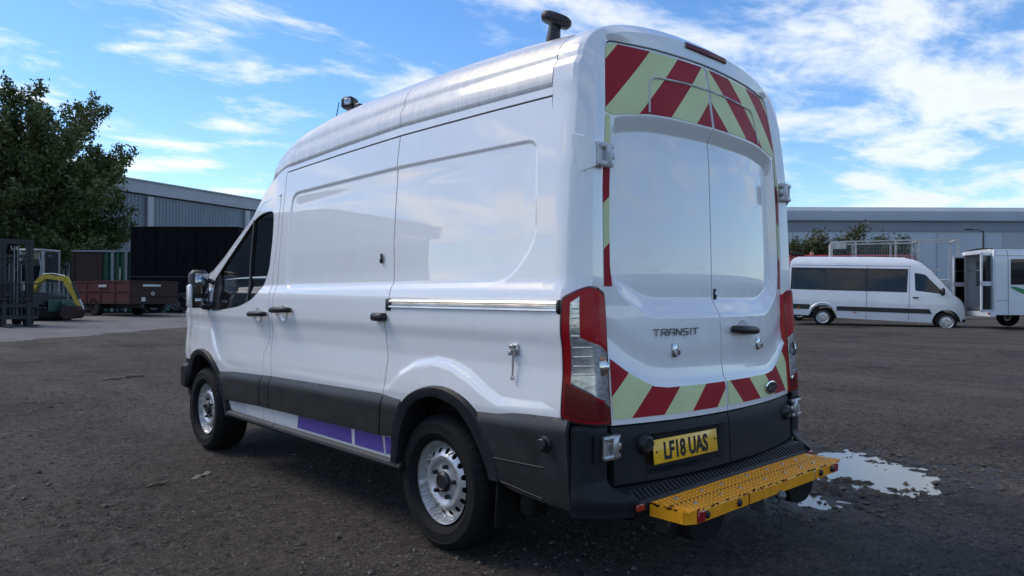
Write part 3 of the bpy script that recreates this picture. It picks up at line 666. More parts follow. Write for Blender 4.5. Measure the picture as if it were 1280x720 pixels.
roof_r = roof_part('roof', .4415, 1.627, 24); roof_f = roof_part('roof', 1.633, 3.86, 44)
# dark inner shell so that the shut lines read as gaps
sec = []
for y in np.linspace(.345, 3.0, 26):
    a = .03; w = lambda z: float(W(y, z))-a
    pts = [(.70, .44), (.70, .86), (w(.86), .88)]+[(w(z), z) for z in np.linspace(.95, 2.2, 12)]
    R_ = [(-q[0], q[2]) for q in roof_section(y, 14, .03, .035, False)[:15]]
    pts += R_
    sec.append([(-x, y, z) for x, z in pts]+[(x, y, z) for x, z in pts[::-1][1:]])
sec = np.array(sec); n_ = sec.shape[1]
mb = MB().grid(sec); mb.add(sec[0], [tuple(range(n_))]); mb.add(sec[-1], [tuple(range(n_))]); mb.build('inner_shell', 'dark_inner', van)
# rear frame: corner pillars and roof header around the doors
yA = .437
rs = roof_section(yA, 30); A2 = [(-q[0], q[2]) for q in rs[3:36]]
A_ = [(float(W(yA, z)), z) for z in np.linspace(.78, 2.20, 60)]+[(float(W(yA, 2.20))+(A2[0][0]-float(W(yA, 2.2)))*t_, 2.20+(A2[0][1]-2.20)*t_) for t_ in (.35, .7)]+A2
B_side = [(float(xB(z)), z) for z in np.linspace(.78, 2.20, 60)]
B_top = rounded([(float(xB(2.20)), 2.20), (.739, 2.43), (.719, 2.487), (.43, 2.504), (0, 2.514)], [0, .03, .06, 0, 0], 5)
d_ = np.r_[0, np.cumsum(np.hypot(*np.diff(B_top, axis=0).T))]; tt = np.linspace(0, 1, 36)[1:]; tt = np.interp(tt, [0, .40, .58, 1], [0, .30, .45, 1]); B_t = np.stack([np.interp(tt*d_[-1], d_, B_top[:, i]) for i in (0, 1)], 1).tolist()
B_ = B_side+B_t
A_ = np.array(A_); B_ = np.array(B_); k = min(len(A_), len(B_)); A_, B_ = A_[:k], B_[:k]
yb = Yr(B_[:, 0], B_[:, 1]); up = sstep(2.2, 2.45, B_[:, 1])
def P3(xz, y): return np.stack([-xz[:, 0], y+0*xz[:, 0], xz[:, 1]], 1)
dirA = (B_-A_); 
rows = [P3(A_, .437+0*yb)-np.array([-.012, 0, .012])*0, P3(A_, .437+0*yb), P3(A_+dirA*.006, .385+0*yb), P3(A_+dirA*(.02+.03*up[:, None]), .318+0*yb+.012*up), P3(A_+dirA*(.07+.08*up[:, None]), .300+0*yb+.006*up),
        P3(A_+dirA*(.42+.05*up[:, None]), yb-.012), P3(A_+dirA*(.52+.08*up[:, None]), yb-.019+.006*up), P3(A_+dirA*.9, yb-.012+.004*up), P3(A_+dirA*.985, yb-.008), P3(B_, yb-.004), P3(B_, yb+.05)]
fr = [np.vstack([r_, (r_*np.array([-1, 1, 1]))[::-1][1:]]) for r_ in rows[1:]]
rear_frame = MB().grid(np.array(fr)).build('rear_frame', 'paint', van, 24)
bl = MB(); xs_ = np.linspace(-.185, .185, 14)
bl.grid(np.array([[(x, .262+.03*abs(x), 2.592-.02*x*x), (x, .232+.03*abs(x), 2.588-.02*x*x), (x, .226+.03*abs(x), 2.562-.02*x*x), (x, .250+.03*abs(x), 2.556-.02*x*x)] for x in xs_])).build('brake_light', 'dark_red_lens', rear_frame, 40)

# tail lights
def cs(off):
    def f(s_, z):
        P = corner(s_, z); n = np.stack([-np.cos(np.clip((s_-.36)/.4, 0, 1)*PI/2), -np.sin(np.clip((s_-.36)/.4, 0, 1)*PI/2), 0*z], -1); return P+n*off
    return f
TL = rounded([(.40, .80), (.40, 1.304), (.427, 1.318), (.562, 1.346), (.685, 1.362), (.75, 1.362), (.965, 1.332), (.995, 1.285), (.995, .764), (.65, .770), (.503, .780), (.44, .786)], [.03, .02, .02, .03, .03, .03, .03, .03, .01, .01, .03, .03], 3)
CLR = [(.505, 1.290), (.600, 1.318), (.604, 1.142), (.955, 1.076), (.955, .842), (.557, .928), (.488, .944)]
REDU = [(.632, 1.325), (.75, 1.347), (.95, 1.318), (.975, 1.275), (.975, 1.085), (.63, 1.152)]
LOW = [(.435, .950), (.435, .815), (.50, .796), (.65, .786), (.975, .780), (.975, .828), (.56, .916)]
cen = lambda pl: np.mean(np.array(pl), 0)
for mr in both:
    tl = panel('tail_light', cdt(TL, (), .025), cs(.015), 'red_lens', van, np.array([.7, .7, 0]), .045, 30, mr, np.array([-.7, -.7, 0]))
    ring = [tuple(cen(TL)+(np.array(q)-cen(TL))*np.array([.94, .972])) for q in TL]
    panel('lens_border', cdt(TL, [ring], .02), cs(.0165), 'lens_edge', tl, np.array([.7, .7, 0]), 0, 30, mr, np.array([-.7, -.7, 0]))
    c_ = panel('clear_lens', cdt(CLR, (), .02), cs(.0175), 'clear_lens', tl, np.array([.7, .7, 0]), .002, 30, mr, np.array([-.7, -.7, 0]))
    panel('upper_lens', cdt(REDU, (), .02), cs(.0175), 'red_lens_dim', tl, np.array([.7, .7, 0]), .002, 30, mr, np.array([-.7, -.7, 0]))
    panel('lower_lens', cdt(LOW, (), .02), cs(.0175), 'dark_red_lens', tl, np.array([.7, .7, 0]), .002, 30, mr, np.array([-.7, -.7, 0]))
    def cp(s_, z, off): 
        q = cs(off)(np.array([s_]), np.array([z]))[0]; return (-q[0] if mr else q[0], q[1], q[2])
    MB().tube([cp(*q, .0185) for q in ((.488, .946), (.557, .930), (.70, .897), (.955, .842))], .0065, 5).build('chrome_line', 'chrome', tl, 60)
    for zz_ in (1.265, 1.225, 1.185, 1.15, 1.10, 1.06, 1.02, .985):
        s1 = .595 if zz_ > 1.14 else .71
        MB().tube([cp(s_, zz_, .0185) for s_ in np.linspace(.512, s1, 5)], .0035, 4).build('reflector_rib', 'chrome', c_, 60)
    MB().lathe(cp(.80, 1.01, .008), (.7 if mr else -.7, -.7, 0), [(0, .012), (.030, .012), (.036, .008), (.040, .0)], 16).build('reversing_bowl', 'chrome', c_, 40)
    MB().lathe(cp(.80, 1.045, .014), (.7 if mr else -.7, -.7, 0), [(0, .008), (.012, .006), (.016, .0)], 10).build('indicator_bulb', 'bulb_amber', c_, 40)

# rear doors
RO = rounded([(-.545, 1.222), (.545, 1.222), (.765, 1.345), (.785, 1.56), (.752, 2.125), (.51, 2.165), (0, 2.175), (-.51, 2.165), (-.752, 2.125), (-.785, 1.56), (-.765, 1.345)], [.05, .05, .10, .1, .05, .1, 0, .1, .05, .1, .10])
RI = rounded([(-.525, 1.307), (.525, 1.307), (.735, 1.40), (.750, 1.56), (.716, 2.06), (.50, 2.095), (0, 2.105), (-.50, 2.095), (-.716, 2.06), (-.750, 1.56), (-.735, 1.40)], [.08, .08, .12, .1, .05, .1, 0, .1, .05, .1, .12])
LC_X = np.array([0, .39, .47, .56, .70, .80, .9]); LC_Z = np.array([.90, .90, .902, .914, .97, 1.035, 1.1])
def rear_y(x, z):
    P = np.stack([x, z], 1); do = segdist(P, RO); di = segdist(P, RI); io = inpoly(P, RO); ii = inpoly(P, RI)
    f_ = np.where(ii, 1, np.where(io, do/(do+di+1e-9), 0)); f_ = f_*.85+.15*f_*f_*(3-2*f_)
    lc = np.interp(np.abs(x), LC_X, LC_Z)
    return Yr(warp(x), z)+.042*f_-.012*sstep(lc+.03, lc-.01, z)+.006*sstep(.10, .0, np.abs(z-(lc+.10)))*(z < 1.2)
def rear(off=0.): return lambda x, z: np.stack([warp(x), rear_y(x, z)-off, z], -1)
INR = np.array([0, 1., 0])
unw = lambda z: float(np.interp(z, [.4, .75, 1.5, 1.8, 2.14, 2.45, 2.6], [.835, .832, .832, .828, .798, .75, .72]))
e_ = [(-unw(z)+.006, z) for z in (.757, 1.0, 1.25, 1.5, 1.8, 2.0, 2.14, 2.3, 2.42)]
DL = e_+[tuple(q) for q in rounded([(-.752, 2.42), (-.731, 2.481), (-.43, 2.498)], [0, .04, 0], 4)][1:]+[(-.2, 2.504), (-.004, 2.508), (-.004, .749), (-.4, .751)]
tri = cdt(DL, (), .014, [RO, RI, offs(RO, .008), offs(RO, -.008), offs(RI, .008), offs(RI, -.008)])
DOORS = []
for mr in both:
    d = panel('rear_door', tri, rear(), 'paint', van, INR, .018, 35, mr); DOORS.append(d)
    low = cdt([(-.826, .50), (-.826, .748), (-.4, .742), (-.004, .740), (-.004, .495), (-.4, .495)], [[(-.640, .525), (-.655, .700), (-.032, .694), (-.06, .522)]] if not mr else (), .03)
    def lowmap(x, z): return np.stack([warp(x), Yr(warp(x), z)-.012*sstep(.755, .70, z)-.004, z], -1)
    lc_ = panel('lower_cladding', low, lowmap, 'cladding', d, INR, .03, 35, mr)
    if not mr:
        pr_ = MB(); ring0 = [(-.640, .525), (-.655, .700), (-.032, .694), (-.06, .522)]; ring1 = [(-.620, .540), (-.632, .688), (-.055, .682), (-.078, .536)]
        V0 = [lowmap(np.array([x]), np.array([z]))[0] for x, z in ring0]; V1 = [lowmap(np.array([x]), np.array([z]))[0]+np.array([0, .022, 0]) for x, z in ring1]
        pr_.add(V0+V1, [(i, (i+1) % 4, 4+(i+1) % 4, 4+i) for i in range(4)]+[(4, 5, 6, 7)]).build('plate_recess', 'cladding', lc_)
    sgn = 1 if mr else -1
    # hinges: bracket, knuckle and arm
    for zc_h, sc in ((.672, 1.0), (1.935, 1.05)):
        xb = float(xB(zc_h)); y_ = float(Yr(np.array(xb), zc_h))-.028 if zc_h > 1 else .180; x0 = xb+.055
        hb = MB().box((sgn*(xb+.03), y_-.008, zc_h+.040), (.10, .03, .022*sc), None, .004).box((sgn*(xb+.03), y_-.008, zc_h-.040), (.10, .03, .022*sc), None, .004).box((sgn*(xb+.012), y_-.012, zc_h), (.034, .030, .10), None, .005).box((sgn*(xb+.042), y_+.001, zc_h), (.07, .012, .10), None, .003).build('hinge', 'galvanised' if zc_h < 1 else 'hinge_paint', d, 50)
        MB().cyl((sgn*(xb+.068), y_-.006, zc_h-.048*sc), (sgn*(xb+.068), y_-.006, zc_h+.048*sc), .013, None, 12).build('hinge_pin', 'galvanised' if zc_h < 1 else 'hinge_paint', hb, 50)
        MB().box((sgn*(xb-.016), y_-.010, zc_h), (.03, .018, .03), None, .004).build('hinge_leaf', 'galvanised' if zc_h < 1 else 'hinge_paint', hb, 50)
        if zc_h > 1:
            poly = [(0, -.085), (.045, -.07), (.055, .05), (.0, .075), (-.05, .03), (-.06, -.05)]
            cv = [[(sgn*(xb+.083), y_-.006, zc_h+sz_*.052), (sgn*(xb+.120), y_+.026, zc_h+sz_*.072), (sgn*(xb+.150), y_+.072, zc_h+sz_*.088)] for sz_ in (-1, 1)]
            ci = [[(sgn*(xb+.060), y_+.04, zc_h+sz_*.066), (sgn*(xb+.095), y_+.055, zc_h+sz_*.10), (sgn*(xb+.128), y_+.09, zc_h+sz_*.11)] for sz_ in (-1, 1)]
            MB().grid(np.array([ci[0], cv[0], cv[1], ci[1]])).build('hinge_cover', 'paint', rear_frame, 30)
    # door buffer
    xbf = .632 if not mr else .70; ybf = float(Yr(np.array(xbf), .66))-.014
    bf = MB().lathe((sgn*xbf, ybf, .663), (sgn*.1, -1, 0), [(.047, -.004), (.046, .010), (.038, .026), (.026, .032), (.018, .030), (.016, .034), (0, .034)], 24).build('door_buffer', 'black_plastic', d, 35)
    for a in range(8): MB().box((sgn*xbf+.033*math.cos(a*PI/4), ybf-.024, .663+.033*math.sin(a*PI/4)), (.022, .006, .004), roty(-a*PI/4)).build('buffer_rib', 'black_plastic', bf)
    # slam latch
    xl, zl = (.385, 1.066) if not mr else (.392, 1.066); yl = float(rear_y(np.array([xl]), np.array([zl]))[0])
    la = MB().box((sgn*xl, yl-.005, zl), (.042, .01, .066), None, .004).build('slam_lock', 'chrome', d, 50)
    MB().cyl((sgn*xl, yl-.008, zl-.010), (sgn*xl, yl-.026, zl-.010), .016, .013, 14).build('lock_barrel', 'chrome', la, 40)
    # stickers
    mm = lambda pts: pts
    UP = [(-.786, 2.15), (-.772, 2.30), (-.748, 2.44), (-.728, 2.470), (-.69, 2.478), (-.43, 2.488), (-.012, 2.497), (-.012, 2.180), (-.36, 2.177), (-.507, 2.170), (-.74, 2.136), (-.765, 2.138)]
    tri_u = cdt(UP, (), .02); panel('chevron_sticker', tri_u, rear(.0025), 'chevron_upper', d, INR, 0, 35, mr)
    ST = [(-.784, 2.135), (-.814, 1.95), (-.820, 1.8), (-.822, 1.46), (-.822, 1.362), (-.776, 1.362), (-.788, 1.45), (-.788, 1.60), (-.783, 1.80), (-.762, 2.128)]
    panel('edge_sticker', cdt(ST, (), .02), rear(.0025), 'chevron_upper', d, INR, 0, 35, mr)
    LO = [(-.818, .782), (-.818, 1.045), (-.795, 1.033), (-.737, .995), (-.64, .944), (-.558, .910), (-.47, .899), (-.2, .896), (-.012, .896), (-.012, .775), (-.4, .777)]
    panel('chevron_sticker', cdt(LO, (), .02), rear(.0025), 'chevron_lower', d, INR, 0, 35, mr)
    WL = [(-.512, 2.176), (-.50, 2.25), (-.487, 2.32), (-.475, 2.343), (-.45, 2.356), (-.42, 2.360), (-.2, 2.372), (-.006, 2.378)]
    q = np.array(WL); d2 = np.r_[0, np.cumsum(np.hypot(*np.diff(q, axis=0).T))]; t_ = np.linspace(0, d2[-1], 30); qx, qz = np.interp(t_, d2, q[:, 0]), np.interp(t_, d2, q[:, 1])
    MB().tube([(x*-sgn if mr else x, y, z) for x, y, z in np.stack([warp(qx), rear_y(qx, qz)-.003, qz], 1)] if not mr else [(-x, y, z) for x, y, z in np.stack([warp(qx), rear_y(qx, qz)-.003, qz], 1)], .006, 6, True).build('window_outline', 'pale_line', d, 60)
dL, dR = DOORS
def ry(x, z): return float(rear_y(np.array([float(x)]), np.array([float(z)]))[0])
MB().tube([(.098, ry(.1, 1.15)-.008, 1.152), (.106, ry(.1, 1.15)-.036, 1.151), (.15, ry(.15, 1.15)-.046, 1.148), (.27, ry(.27, 1.14)-.046, 1.142), (.312, ry(.31, 1.14)-.034, 1.139), (.32, ry(.32, 1.14)-.008, 1.138)], [.017, .021, .023, .022, .020, .016], 8).build('door_handle', 'black_plastic', dR, 50)
MB().lathe((.215, ry(.215, 1.143)-.0015, 1.143), (0, -1, 0), [(.0, -.004), (.034, -.003), (.050, .0), (.054, .003)], 22).build('handle_scoop', 'paint', dR, 40)
lk = MB().box((.026, ry(.026, 1.33)-.002, 1.331), (.024, .012, .058), None, .006).build('lock', 'black_plastic', dR, 50)
MB().box((.026, ry(.026, 1.33)-.009, 1.331), (.008, .006, .034), None, .003).build('key_slot', 'chrome', lk, 50)
# number plate
def platepos(x, z): return np.array([x, float(Yr(np.array(-.34), .62))+.012*(x+.352)/.24*-.0-.012*0, z])
py0 = float(Yr(np.array(-.352), .62))-.012
slope = (float(Yr(np.array(-.112), .62))-float(Yr(np.array(-.592), .62)))/.48*.6
pax = np.array([1, slope, 0]); pax /= np.linalg.norm(pax); pay = np.array([0, .10, 1.]); pay /= np.linalg.norm(pay); pn = np.cross(pax, pay)
pc = np.array([-.352, py0, .620])
Rm = np.stack([pax, -pn, pay], 1)
pl_ = MB().box(pc, (.482, .006, .108), Rm, .002).build('number_plate', 'plate_yellow', dL, 50)
textmesh('plate_lettering', 'LF18 UAS', .108, pc+pn*.0045-pax*.006-pay*.038, pax, pay, .0006, 'ink', pl_, .765, 0, 'CENTER', .0035)
# embolden: a second pass of the same characters, a hair to the side
for q in ((-.222, .0), (.222, .008)): MB().cyl(pc+pax*q[0]+pay*q[1]+pn*.003, pc+pax*q[0]+pay*q[1]+pn*.006, .005, None, 10).build('plate_screw', 'ink', pl_, 40)
# badges
tx0 = np.array([-.528, ry(-.36, 1.15)-.006, 1.137])
ta = np.array([.332, ry(-.196, 1.15)-ry(-.528, 1.15), 0]); ta /= np.linalg.norm(ta)
tx0[1] = ry(-.528, 1.15)-.005
def badge(word, x0, wd, ht, parent):
    L_ = {'T': [[(0, 1), (1, 1)], [(.5, 1), (.42, 0)]], 'R': [[(.05, 0), (.15, 1), (.95, 1), (.95, .5), (.15, .5)], [(.5, .5), (.9, 0)]], 'A': [[(0, 0), (.25, 1), (.95, 1), (.9, 0)], [(.15, .42), (.92, .42)]],
          'N': [[(.05, 0), (.12, 1), (.85, 0), (.95, 1)]], 'S': [[(.95, 1), (.12, 1), (.1, .52), (.9, .48), (.88, 0), (.05, 0)]], 'I': [[(.5, 1), (.45, 0)]]}
    x = x0; step = wd/6.55
    for ch in word:
        cw = step*(.5 if ch == 'I' else 1); k_ = MB()
        for st_ in L_[ch]:
            P_ = [(x+u*cw*.86, ry(x+u*cw*.86, 1.15)-.006, 1.137+v*ht) for u, v in st_]
            for a_, b_ in zip(P_[:-1], P_[1:]):
                a_, b_ = np.array(a_), np.array(b_); dd = b_-a_; ln = np.linalg.norm(dd); ang = math.atan2(dd[2], dd[0])
                k_.box((a_+b_)/2, (ln+.004, .005, .0046), roty(-ang))
        k_.build('badge_letter', 'badge_chrome', parent)
        x += cw
badge('TRANSIT', -.530, .334, .029, dL)
# oval badge
ov = MB(); yo = ry(.494, .822)-.004; th = np.linspace(0, 2*PI, 33)[:-1]
so = (ry(.56, .822)-ry(.43, .822))/.13
def ell(a, b, d): return [(.494+a*math.cos(t), yo+so*a*math.cos(t)-d, .822+b*math.sin(t)) for t in th]
ov.grid(np.array([ell(.084, .036, 0), ell(.084, .036, .005), ell(.074, .029, .007)]), wrap=True)
ob_ = ov.build('oval_badge', 'chrome', dR, 40)
f2 = MB(); f2.add(ell(.0745, .0292, .0064), [tuple(range(32))]); f2.build('badge_field', 'badge_dark', ob_)
oa = np.array([1, so, 0]); oa /= np.linalg.norm(oa)
textmesh('badge_script', 'Ford', .056, np.array([.494, yo-.010, .822])-oa*.052-np.array([0, 0, .017]), oa, np.array([0, 0, 1.]), .0006, 'chrome', ob_, .85, .35)

# bumper
def bpath(z):
    f_ = float(sstep(.455, .53, z)); n_ = 26; t_ = np.linspace(0, 1, n_)
    up_ = np.array([(-1.0, .262), (-.996, .246), (-.980, .224), (-.950, .206), (-.91, .197), (-.850, .190), (-.842, .194), (-.840, .245)])
    lo_ = np.array([(-1.0, .262), (-.996, .238), (-.982, .212), (-.950, .178), (-.910, .150), (-.875, .122), (-.84, .090), (-.79, .060)])
    d1 = np.linspace(0, 1, 8); a_ = np.stack([np.interp(t_, d1, up_[:, i]) for i in (0, 1)], 1); b_ = np.stack([np.interp(t_, d1, lo_[:, i]) for i in (0, 1)], 1)
    q = b_+(a_-b_)*f_
    q[:, 0] += .012*sstep(.46, .39, z); q[:, 1] += .012*sstep(.45, .39, z); return q
for mr in both:
    s_ = 1 if mr else -1; zs = np.r_[np.linspace(.385, .58, 14), np.linspace(.60, .755, 7), .768]
    G_ = np.array([[(q[0]*-s_, q[1], z) for q in bpath(min(z, .755))] for z in zs]); G_[-1][:, 0] *= .985; G_[-1][:, 1] += .01
    top = G_[-1:].copy(); top[..., 1] += .05; top[..., 0] *= .93
    bc = MB().grid(np.vstack([G_, top])).build('bumper_corner', 'cladding', van, 45)
    MB().box((s_*.880, .190, .672), (.10, .006, .118), None, .002).build('hinge_pocket', 'dark_inner', bc)
bm_ = MB(); xs_ = np.linspace(-.80, .80, 40)
def by(x): return .062-.004*(1-(x/.85)**2)
bm_.grid(np.array([[(x, .20, .490), (x, .125, .484), (x, by(x)+.010, .448), (x, by(x)+.003, .442), (x, by(x), .434), (x, by(x)+.004, .40), (x, by(x)+.03, .372), (x, .15, .365)] for x in xs_]))
beam = bm_.build('rear_bumper', 'cladding', van, 40)
for i in range(50):
    x = -.785+i*.032
    MB().box((x, .099, .4680), (.013, .052, .009), rotx(.60)).build('tread_rib', 'cladding', beam)
MB().box((-.785, by(-.785)-.001, .428), (.055, .010, .030), None, .004).build('bumper_reflector', 'reflector_red', beam, 40)
MB().box((.785, by(-.785)-.001, .428), (.055, .010, .030), None, .004).build('bumper_reflector', 'reflector_red', beam, 40)
# yellow tread step
zt_ = .440
step = MB().box((-.0, -.040, zt_-.004), (1.44, .196, .008)).build('rear_step', 'step_yellow', van, 40)
def deck(name, x0, x1, parent):
    k_ = MB(); yf, yb_ = -.138, .058
    k_.add([(x0, yf, zt_-.002), (x1, yf, zt_-.002), (x1, yf-.004, zt_-.01), (x0, yf-.004, zt_-.01), (x1, yf-.002, zt_-.058), (x0, yf-.002, zt_-.058), (x1, yf+.012, zt_-.058), (x0, yf+.012, zt_-.058)], [(0, 1, 2, 3), (3, 2, 4, 5), (5, 4, 6, 7)])
    k_.build(name, 'step_yellow', parent)
for x0, x1 in ((-.668, -.255), (-.247, .405), (.413, .668)): deck('step_front', x0, x1, step)
for s_ in (-1, 1):
    MB().add([(s_*.672, -.1405, zt_-.001), (s_*.722, -.112, zt_-.001), (s_*.722, -.112, zt_-.058), (s_*.672, -.1405, zt_-.058)], [(0, 1, 2, 3)]).build('step_corner', 'step_yellow', step)
    MB().box((s_*.722, -.026, zt_-.031), (.005, .168, .052), None, .001).build('step_side', 'step_yellow', step)
    MB().box((s_*.645, -.144, zt_-.031), (.052, .012, .044), None, .003).build('step_reflector', 'reflector_red', step, 40)
for x in (-.600, -.34, .47, .60): MB().lathe((x, -.142, zt_-.032), (0, -1, 0), [(.017, 0), (.016, .008), (.009, .012), (0, .012)], 16).build('step_bolt', 'black_plastic', step, 40)
tp = MB(); row = 0
for j, y in enumerate(np.linspace(-.122, .044, 7)):
    for i in range(46):
        x = -.70+i*.031+(j % 2)*.0155
        if abs(x) > .705: continue
        a = .0105; b = .0095
        tp.add([(x-a, y-b, zt_-.0005), (x+a, y-b, zt_-.0005), (x+a, y+b, zt_-.0005), (x-a, y+b, zt_-.0005), (x-a*.4, y-b*.4, zt_+.0055), (x+a*.4, y-b*.4, zt_+.0055), (x+a*.4, y+b*.4, zt_+.0055), (x-a*.4, y+b*.4, zt_+.0055)],
               [(0, 1, 5, 4), (1, 2, 6, 5), (2, 3, 7, 6), (3, 0, 4, 7), (4, 5, 6, 7)])
tp.build('tread_bumps', 'step_yellow', step, None, {'kind': 'stuff'})
for x in (-.60, -.40, -.22, .0, .2, .38, .52, .64):
    for y in (-.085, .012):
        MB().lathe((x+.02*math.sin(x*31), y, zt_), (0, 0, 1), [(.010, .001), (.009, .006), (.004, .008), (0, .008)], 8).build('deck_screw', 'galvanised', step, 40)
MB().box((-.02, -.04, zt_+.0015), (1.40, .006, .004)).build('deck_joint', 'cladding', step)
ch = MB(); r_ = np.random.default_rng(3)
for i in range(46):
    x = -.66+r_.random()**1.4*1.25; ln = r_.uniform(.004, .022)
    ch.box((x, -.1405+r_.uniform(-.001, .002), zt_-r_.uniform(.0, .008)), (ln, .004, r_.uniform(.003, .007)), roty(r_.uniform(-.4, .4)))
for i in range(16): ch.box((-.7225, r_.uniform(-.10, .05), zt_-r_.uniform(.002, .010)), (.004, r_.uniform(.006, .02), .005))
ch.build('paint_chips', 'rubber', step, None, {'kind': 'stuff'})
# hitch, brackets, rubber buffers under the step
for x in (-.44, .46):
    poly = rounded([(-.15, 0), (.15, 0), (.13, -.12), (.06, -.165), (-.06, -.165), (-.13, -.12)], [.01, .01, .06, .05, .05, .06], 4)
    MB().prism(poly, (x, -.045, zt_-.035), (1, 0, 0), (0, 0, 1), (0, 1, 0), .10).build('step_buffer', 'rubber', van, 40)
MB().box((0, .05, .33), (1.3, .08, .08), None, .01).box((-.5, .3, .36), (.06, .5, .08)).box((.5, .3, .36), (.06, .5, .08)).build('tow_bar', 'black_plastic', van, 40)
tb = MB().box((.02, -.06, .345), (.10, .09, .11), None, .01).tube([(.02, -.09, .32), (.03, -.13, .315), (.035, -.145, .33), (.035, -.147, .352)], [.018, .016, .014, .013], 8).lathe((.035, -.147, .372), (0, 0, 1), [(.0, -.025), (.018, -.018), (.025, 0), (.018, .018), (0, .025)], 12).build('tow_hitch', 'grey_metal', van, 40)
MB().box((.14, -.05, .35), (.07, .06, .06), None, .015).build('tow_socket', 'black_plastic', van, 40)
MB().tube([(.05, -.09, .33), (.09, -.12, .25), (.06, -.13, .20), (.03, -.11, .24), (.07, -.10, .27)], .004, 5).build('breakaway_cable', 'black_plastic', van, 60)

# wheels
def rim_depth(r): return np.interp(r, [0, .045, .06, .095, .118, .135, .172, .186, .200, .207, .222], [-.012, -.012, -.018, -.022, -.008, -.006, -.030, -.046, -.048, -.006, .0])
def make_wheel(x, y, flip):
    w = bpy.data.objects.new('wheel', None); C.objects.link(w); w.parent = van; w.location = (x, y-2.6, .348); w.rotation_euler = (0, 0, PI if flip else 0); w.empty_display_size = .1
    return w
w0 = make_wheel(-.955, 1.208, False); cx, cy, cz = -.955, 1.208, .348
pr_t = [(.213, .012), (.222, .0), (.230, .016), (.252, .030), (.256, .034), (.262, .033), (.285, .036), (.300, .0355), (.303, .0385), (.308, .0375), (.315, .032), (.332, .018), (.343, .004), (.350, -.012), (.352, -.05), (.352, -.16), (.347, -.195), (.33, -.22), (.27, -.232), (.21, -.205)]
ty = MB(); n_ = 120; V_ = []
for i, (r_, h_) in enumerate(pr_t):
    for j in range(n_):
        a = j*2*PI/n_; rr = r_
        if 11 <= i <= 15: rr -= .006 if (j % 3 == 0) else 0
        V_.append((cx-h_, cy+rr*math.cos(a), cz+rr*math.sin(a)))
ty.grid(np.array(V_).reshape(len(pr_t), n_, 3), wrap=True)
for hh in (-.06, -.105, -.15): pass
tyre = ty.build('tyre', 'rubber', w0, 35)
circ = lambda r_, n_, c_=(0, 0): [(c_[0]+r_*math.cos(t), c_[1]+r_*math.sin(t)) for t in np.linspace(0, 2*PI, n_+1)[:-1]]
holes = [circ(.0155, 10, (.160*math.cos(a), .160*math.sin(a))) for a in np.arange(16)*2*PI/16+.1]
tri = cdt(circ(.2215, 72), holes, .011)
rim = panel('rim', tri, lambda a, b: np.stack([cx-rim_depth(np.hypot(a, b)), cy+a, cz+b], -1), 'steel_rim', w0, INL, .006, 30, False)
MB().cyl((cx+.075, cy, cz), (cx+.20, cy, cz), .185, None, 24).build('brake_drum', 'dark_inner', w0, 40)
MB().lathe((cx+.020, cy, cz), (-1, 0, 0), [(.054, 0), (.052, .018), (.040, .028), (.036, .024), (0, .024)], 24).build('hub_cap', 'black_plastic', w0, 35)
for k in range(5):
    a = k*2*PI/5+.5; MB().cyl((cx+.024, cy+.080*math.cos(a), cz+.080*math.sin(a)), (cx-.004, cy+.080*math.cos(a), cz+.080*math.sin(a)), .0135, .011, 6).build('wheel_nut', 'black_plastic', w0)
MB().cyl((cx-.002, cy+.195*math.cos(2.1), cz+.195*math.sin(2.1)), (cx-.03, cy+.185*math.cos(2.1), cz+.185*math.sin(2.1)), .004, None, 6).build('valve', 'black_plastic', w0, 40)
for x, y, fl, a in ((-.955, 4.508, False, .9), (.955, 1.208, True, .3), (.955, 4.508, True, 1.2)):
    c_ = copy_tree(w0, van); c_.location = (x, y-2.6, .348); c_.rotation_euler = (a, 0, PI if fl else 0); 
# chassis, axles, flaps
MB().box((0, 2.7, .42), (1.36, 4.9, .09)).box((.45, 2.9, .34), (.12, 4.0, .12)).box((-.45, 2.9, .34), (.12, 4.0, .12)).build('chassis', 'dark_inner', van)
MB().cyl((-.85, 1.208, .35), (.85, 1.208, .35), .055, None, 12).lathe((0, 1.208, .35), (1, 0, 0), [(.05, -.2), (.14, -.1), (.16, 0), (.14, .1), (.05, .2)], 16).build('rear_axle', 'dark_inner', van, 40)
MB().cyl((-.85, 4.508, .33), (.85, 4.508, .33), .05, None, 12).build('front_axle', 'dark_inner', van, 40)
MB().tube([(.3, 4.0, .30), (.3, 2.0, .30), (.42, 1.2, .40), (.55, .5, .32), (.7, .3, .30)], .035, 8).build('exhaust_pipe', 'grey_metal', van, 60)
for s_ in (-1, 1):
    MB().box((s_*.90, .735, .345), (.20, .014, .24), rotx(.06), .005).build('mud_flap', 'rubber', van, 40)
    MB().box((s_*.80, 1.16, .70), (.02, .95, .55)).build('wheel_housing', 'dark_inner', van)
    MB().box((s_*.78, 4.50, .70), (.02, 1.1, .45)).build('wheel_housing', 'dark_inner', van)
MB().box((-.86, .62, .36), (.12, .10, .14), None, .02).build('spring_hanger', 'rubber', van, 40)

sidepart('roof_corner', [(3.046, 2.19), (3.094, 2.045), (3.20, 2.034), (3.39, 2.004), (3.56, 1.90), (3.55, 1.94), (3.46, 2.02), (3.38, 2.085), (3.28, 2.15), (3.18, 2.195), (3.05, 2.232)], 'paint', van, .02, -.004)
